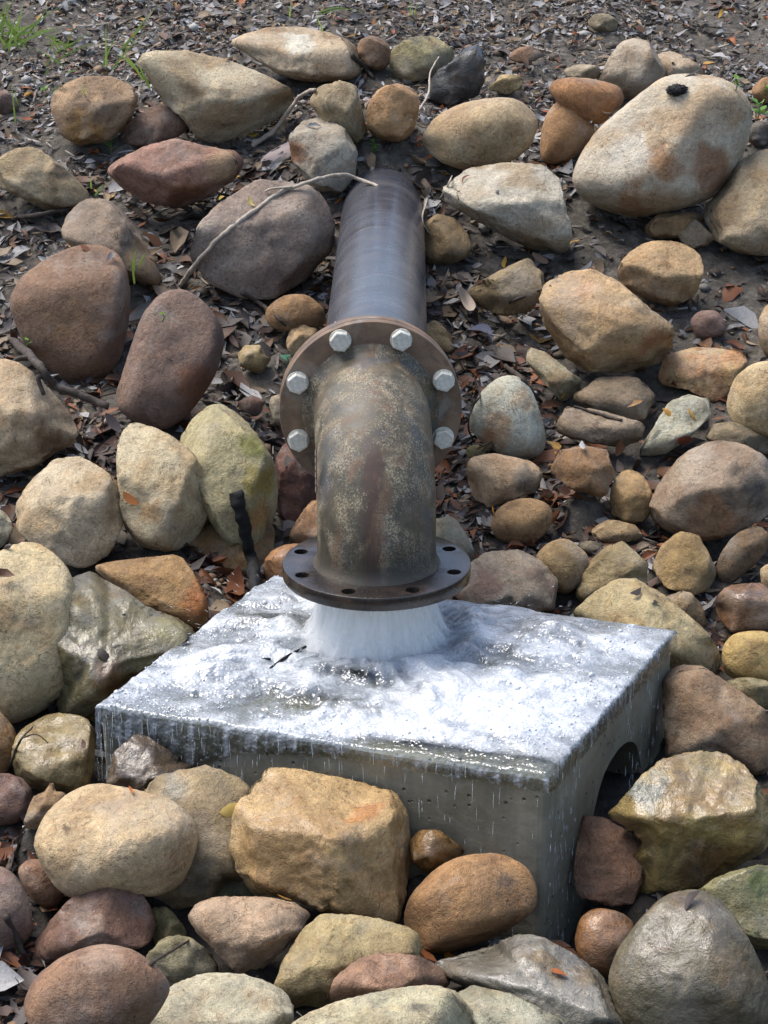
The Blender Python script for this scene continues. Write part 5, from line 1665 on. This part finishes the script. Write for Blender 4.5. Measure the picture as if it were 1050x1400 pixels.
# ------------------------------------------------------------------ grass and sprouts
def blade(parent, root, tip, w, bend, color, org):
    root, tip = np.asarray(root), np.asarray(tip)
    d = tip - root; L_ = np.linalg.norm(d)
    side = np.cross(d, [0, -1.0, .2]); side /= np.linalg.norm(side)
    n_ = 9
    V_, C_ = [], []
    for i in range(n_):
        t = i / (n_ - 1)
        p = root + d * t + np.array([0, 0, 1.0]) * bend * L_ * math.sin(math.pi * t * .9) + np.array([0, -.06 * L_ * math.sin(math.pi * t), 0])
        ww = w * (1 - t ** 1.6) * (.6 + .4 * min(1, t * 6)) + .0002
        nrm_ = np.cross(d, side); nrm_ /= np.linalg.norm(nrm_)
        V_ += [p - side * ww - nrm_ * ww * .25, p + nrm_ * ww * .15, p + side * ww - nrm_ * ww * .25]
        C_ += [lin(color) * .62 * (.75 + .45 * t)] * 3
    V_ = np.array(V_) - org
    F_ = np.array([(i * 3 + j, i * 3 + j + 1, i * 3 + j + 4, i * 3 + j + 3) for i in range(n_ - 1) for j in range(2)])
    me = mesh_np('blade', V_, F_)
    set_col(me, np.concatenate([np.array(C_), np.ones((len(C_), 1))], 1))
    o = link('blade', me, M_GREEN); o.parent = parent
def tuft(blades, label, w=.0048, color=(160,190,90)):
    rp, nn_, k = hit(*blades[0][:2])
    t = empty('grass_tuft', rp)
    tag(t, label, 'grass')
    for (x0, y0, x1, y1, bend) in blades:
        q, nn_, k = hit(x0, y0)
        tr = np.linalg.norm(q - CAM)
        if abs(tr - np.linalg.norm(rp - CAM)) > .15: tr = np.linalg.norm(rp - CAM)
        r0 = CAM + ray(x0, y0) * tr
        r1 = CAM + ray(x1, y1) * (tr - .03)
        c = np.array(color) * rg.uniform(.85, 1.15)
        blade(t, r0, r1, w, bend, np.clip(c, 0, 255), rp)
rg = np.random.RandomState(5)
tuft([(14 + rg.uniform(-26, 26), 62 + rg.uniform(-16, 10), 18 + rg.uniform(-46, 70), rg.uniform(-14, 44), rg.uniform(0, .12)) for _ in range(22)], 'loose tuft of green grass at the top of the bank', .0036)
tuft([(80 + rg.uniform(-24, 30), 74 + rg.uniform(-16, 20), 84 + rg.uniform(-44, 50), 44 + rg.uniform(-20, 24), rg.uniform(0, .1)) for _ in range(9)], 'sparse green blades scattered beside the loose tuft', .0026)
tuft([(146, 100, 145, 34, .02), (150, 100, 198, 46, .06), (168, 70, 216, 8, .05), (160, 74, 205, 30, .05), (185, 95, 160, 74, .1), (192, 104, 172, 80, .1), (140, 92, 158, 52, .05)], 'tall grass blades beside the large pale slab', .003)
tuft([(196, 110, 170, 74, .08), (200, 112, 186, 82, .06), (205, 120, 190, 92, .05)], 'short grass blades against the edge of the large pale slab', .003)
tuft([(22, 172, 16, 112, .03), (26, 150, 20, 124, .02)], 'single long grass blade below the loose tuft', .0024)
tuft([(62, 94, 70, 78, .03), (58, 108, 68, 92, .03), (84, 66, 56, 48, .1), (82, 72, 72, 56, .03)], 'few short grass blades in the litter below the loose tuft', .0024)
tuft([(183, 372, 186, 338, .04), (184, 388, 180, 348, .03), (190, 365, 200, 345, .05)], 'grass blades between the chocolate boulder and the grey brown rock', .0026)
tuft([(125, 258, 124, 240, .0), (130, 268, 142, 252, .05)], 'thin grass blades beside the rounded tan rock', .0022)
tuft([(442, 44, 432, 20, .02), (434, 18, 472, 12, .10), (438, 20, 496, 20, .14), (396, 24, 398, 2, .0)], 'thin green blades above the long tan slab', .0022)
tuft([(562, 28, 560, -4, .02), (566, 26, 570, 4, .02)], 'thin green blades on the soil at the top of the bank', .002)
tuft([(116, 130, 112, 116, .02), (90, 100, 108, 98, .1), (70, 128, 84, 118, .1)], 'small grass shoots above the brown and yellow rock', .0022)

def sprout(px, py, h_px, nleaf, label, color=(110,160,60), size=.016):
    p, nn_, k = hit(px, py)
    tr = np.linalg.norm(p - CAM)
    top = CAM + ray(px, py - h_px) * (tr - .01)
    t = empty('sprout', p); tag(t, label, 'plant')
    S = spline(np.array([p - [0, 0, .004], (p + top) / 2 + [.004, 0, 0], top]), 4)
    V_, F_ = tube(S, np.linspace(.0016, .0009, len(S)), 6)
    me = mesh_np('stem', V_ - p, F_); set_col(me, np.tile([*(lin(color) * .5), 1], (len(V_), 1)))
    s_ = link('stem', me, M_GREEN); s_.parent = t
    r_ = np.random.RandomState(int(px))
    for k in range(nleaf):
        f = .35 + .65 * k / max(1, nleaf - 1)
        c = S[int(f * (len(S) - 1))]
        V1, F1 = leaf_geo(1, r_, 7, .5, False)
        a = k * 2.4 + r_.uniform(-.3, .3)
        dv = np.array([math.cos(a), math.sin(a), .25 + .3 * f]); dv /= np.linalg.norm(dv)
        ac_ = np.cross([0, 0, 1.0], dv); ac_ /= np.linalg.norm(ac_); nz_ = np.cross(dv, ac_)
        L_ = size * r_.uniform(.8, 1.25)
        Vq = (V1[0] + [.5, 0, 0]) * np.array([1, 1.5, 1])
        Vq = c - p + L_ * (np.outer(Vq[:, 0], dv) + np.outer(Vq[:, 1], ac_) + np.outer(Vq[:, 2], nz_))
        me = mesh_np('leaf', Vq, F1)
        set_col(me, np.tile([*(lin(np.array(color) * r_.uniform(.85, 1.15)) * .6), 1], (len(Vq), 1)))
        o = link('leaf', me, M_GREEN); o.parent = t
sprout(150, 210, 28, 9, 'leafy green sprout below the small dark brown stone', size=.022)
sprout(510, 212, 18, 7, 'small green sprout beside the orange tan stone')
sprout(1006, 122, 16, 8, 'green sprout beside the huge boulder crown', (130,180,70), .018)
sprout(1036, 162, 22, 10, 'bushy green sprout between the huge boulder and the edge', (130,185,70), .024)
sprout(1046, 128, 14, 6, 'tiny green sprout on the orange brown stone', (130,180,70))
sprout(60, 130, 12, 5, 'tiny green sprout above the brown and yellow rock', (120,170,60))
sprout(222, 437, 8, 3, 'tiny seedling on top of the dark purplish boulder', (130,180,60), .012)
sprout(36, 470, 6, 3, 'tiny seedling on the dark root', (130,180,60), .012)
sprout(392, 500, 12, 3, 'bluish green leaves beside the left rim of the upper flange', (110,170,140), .024)
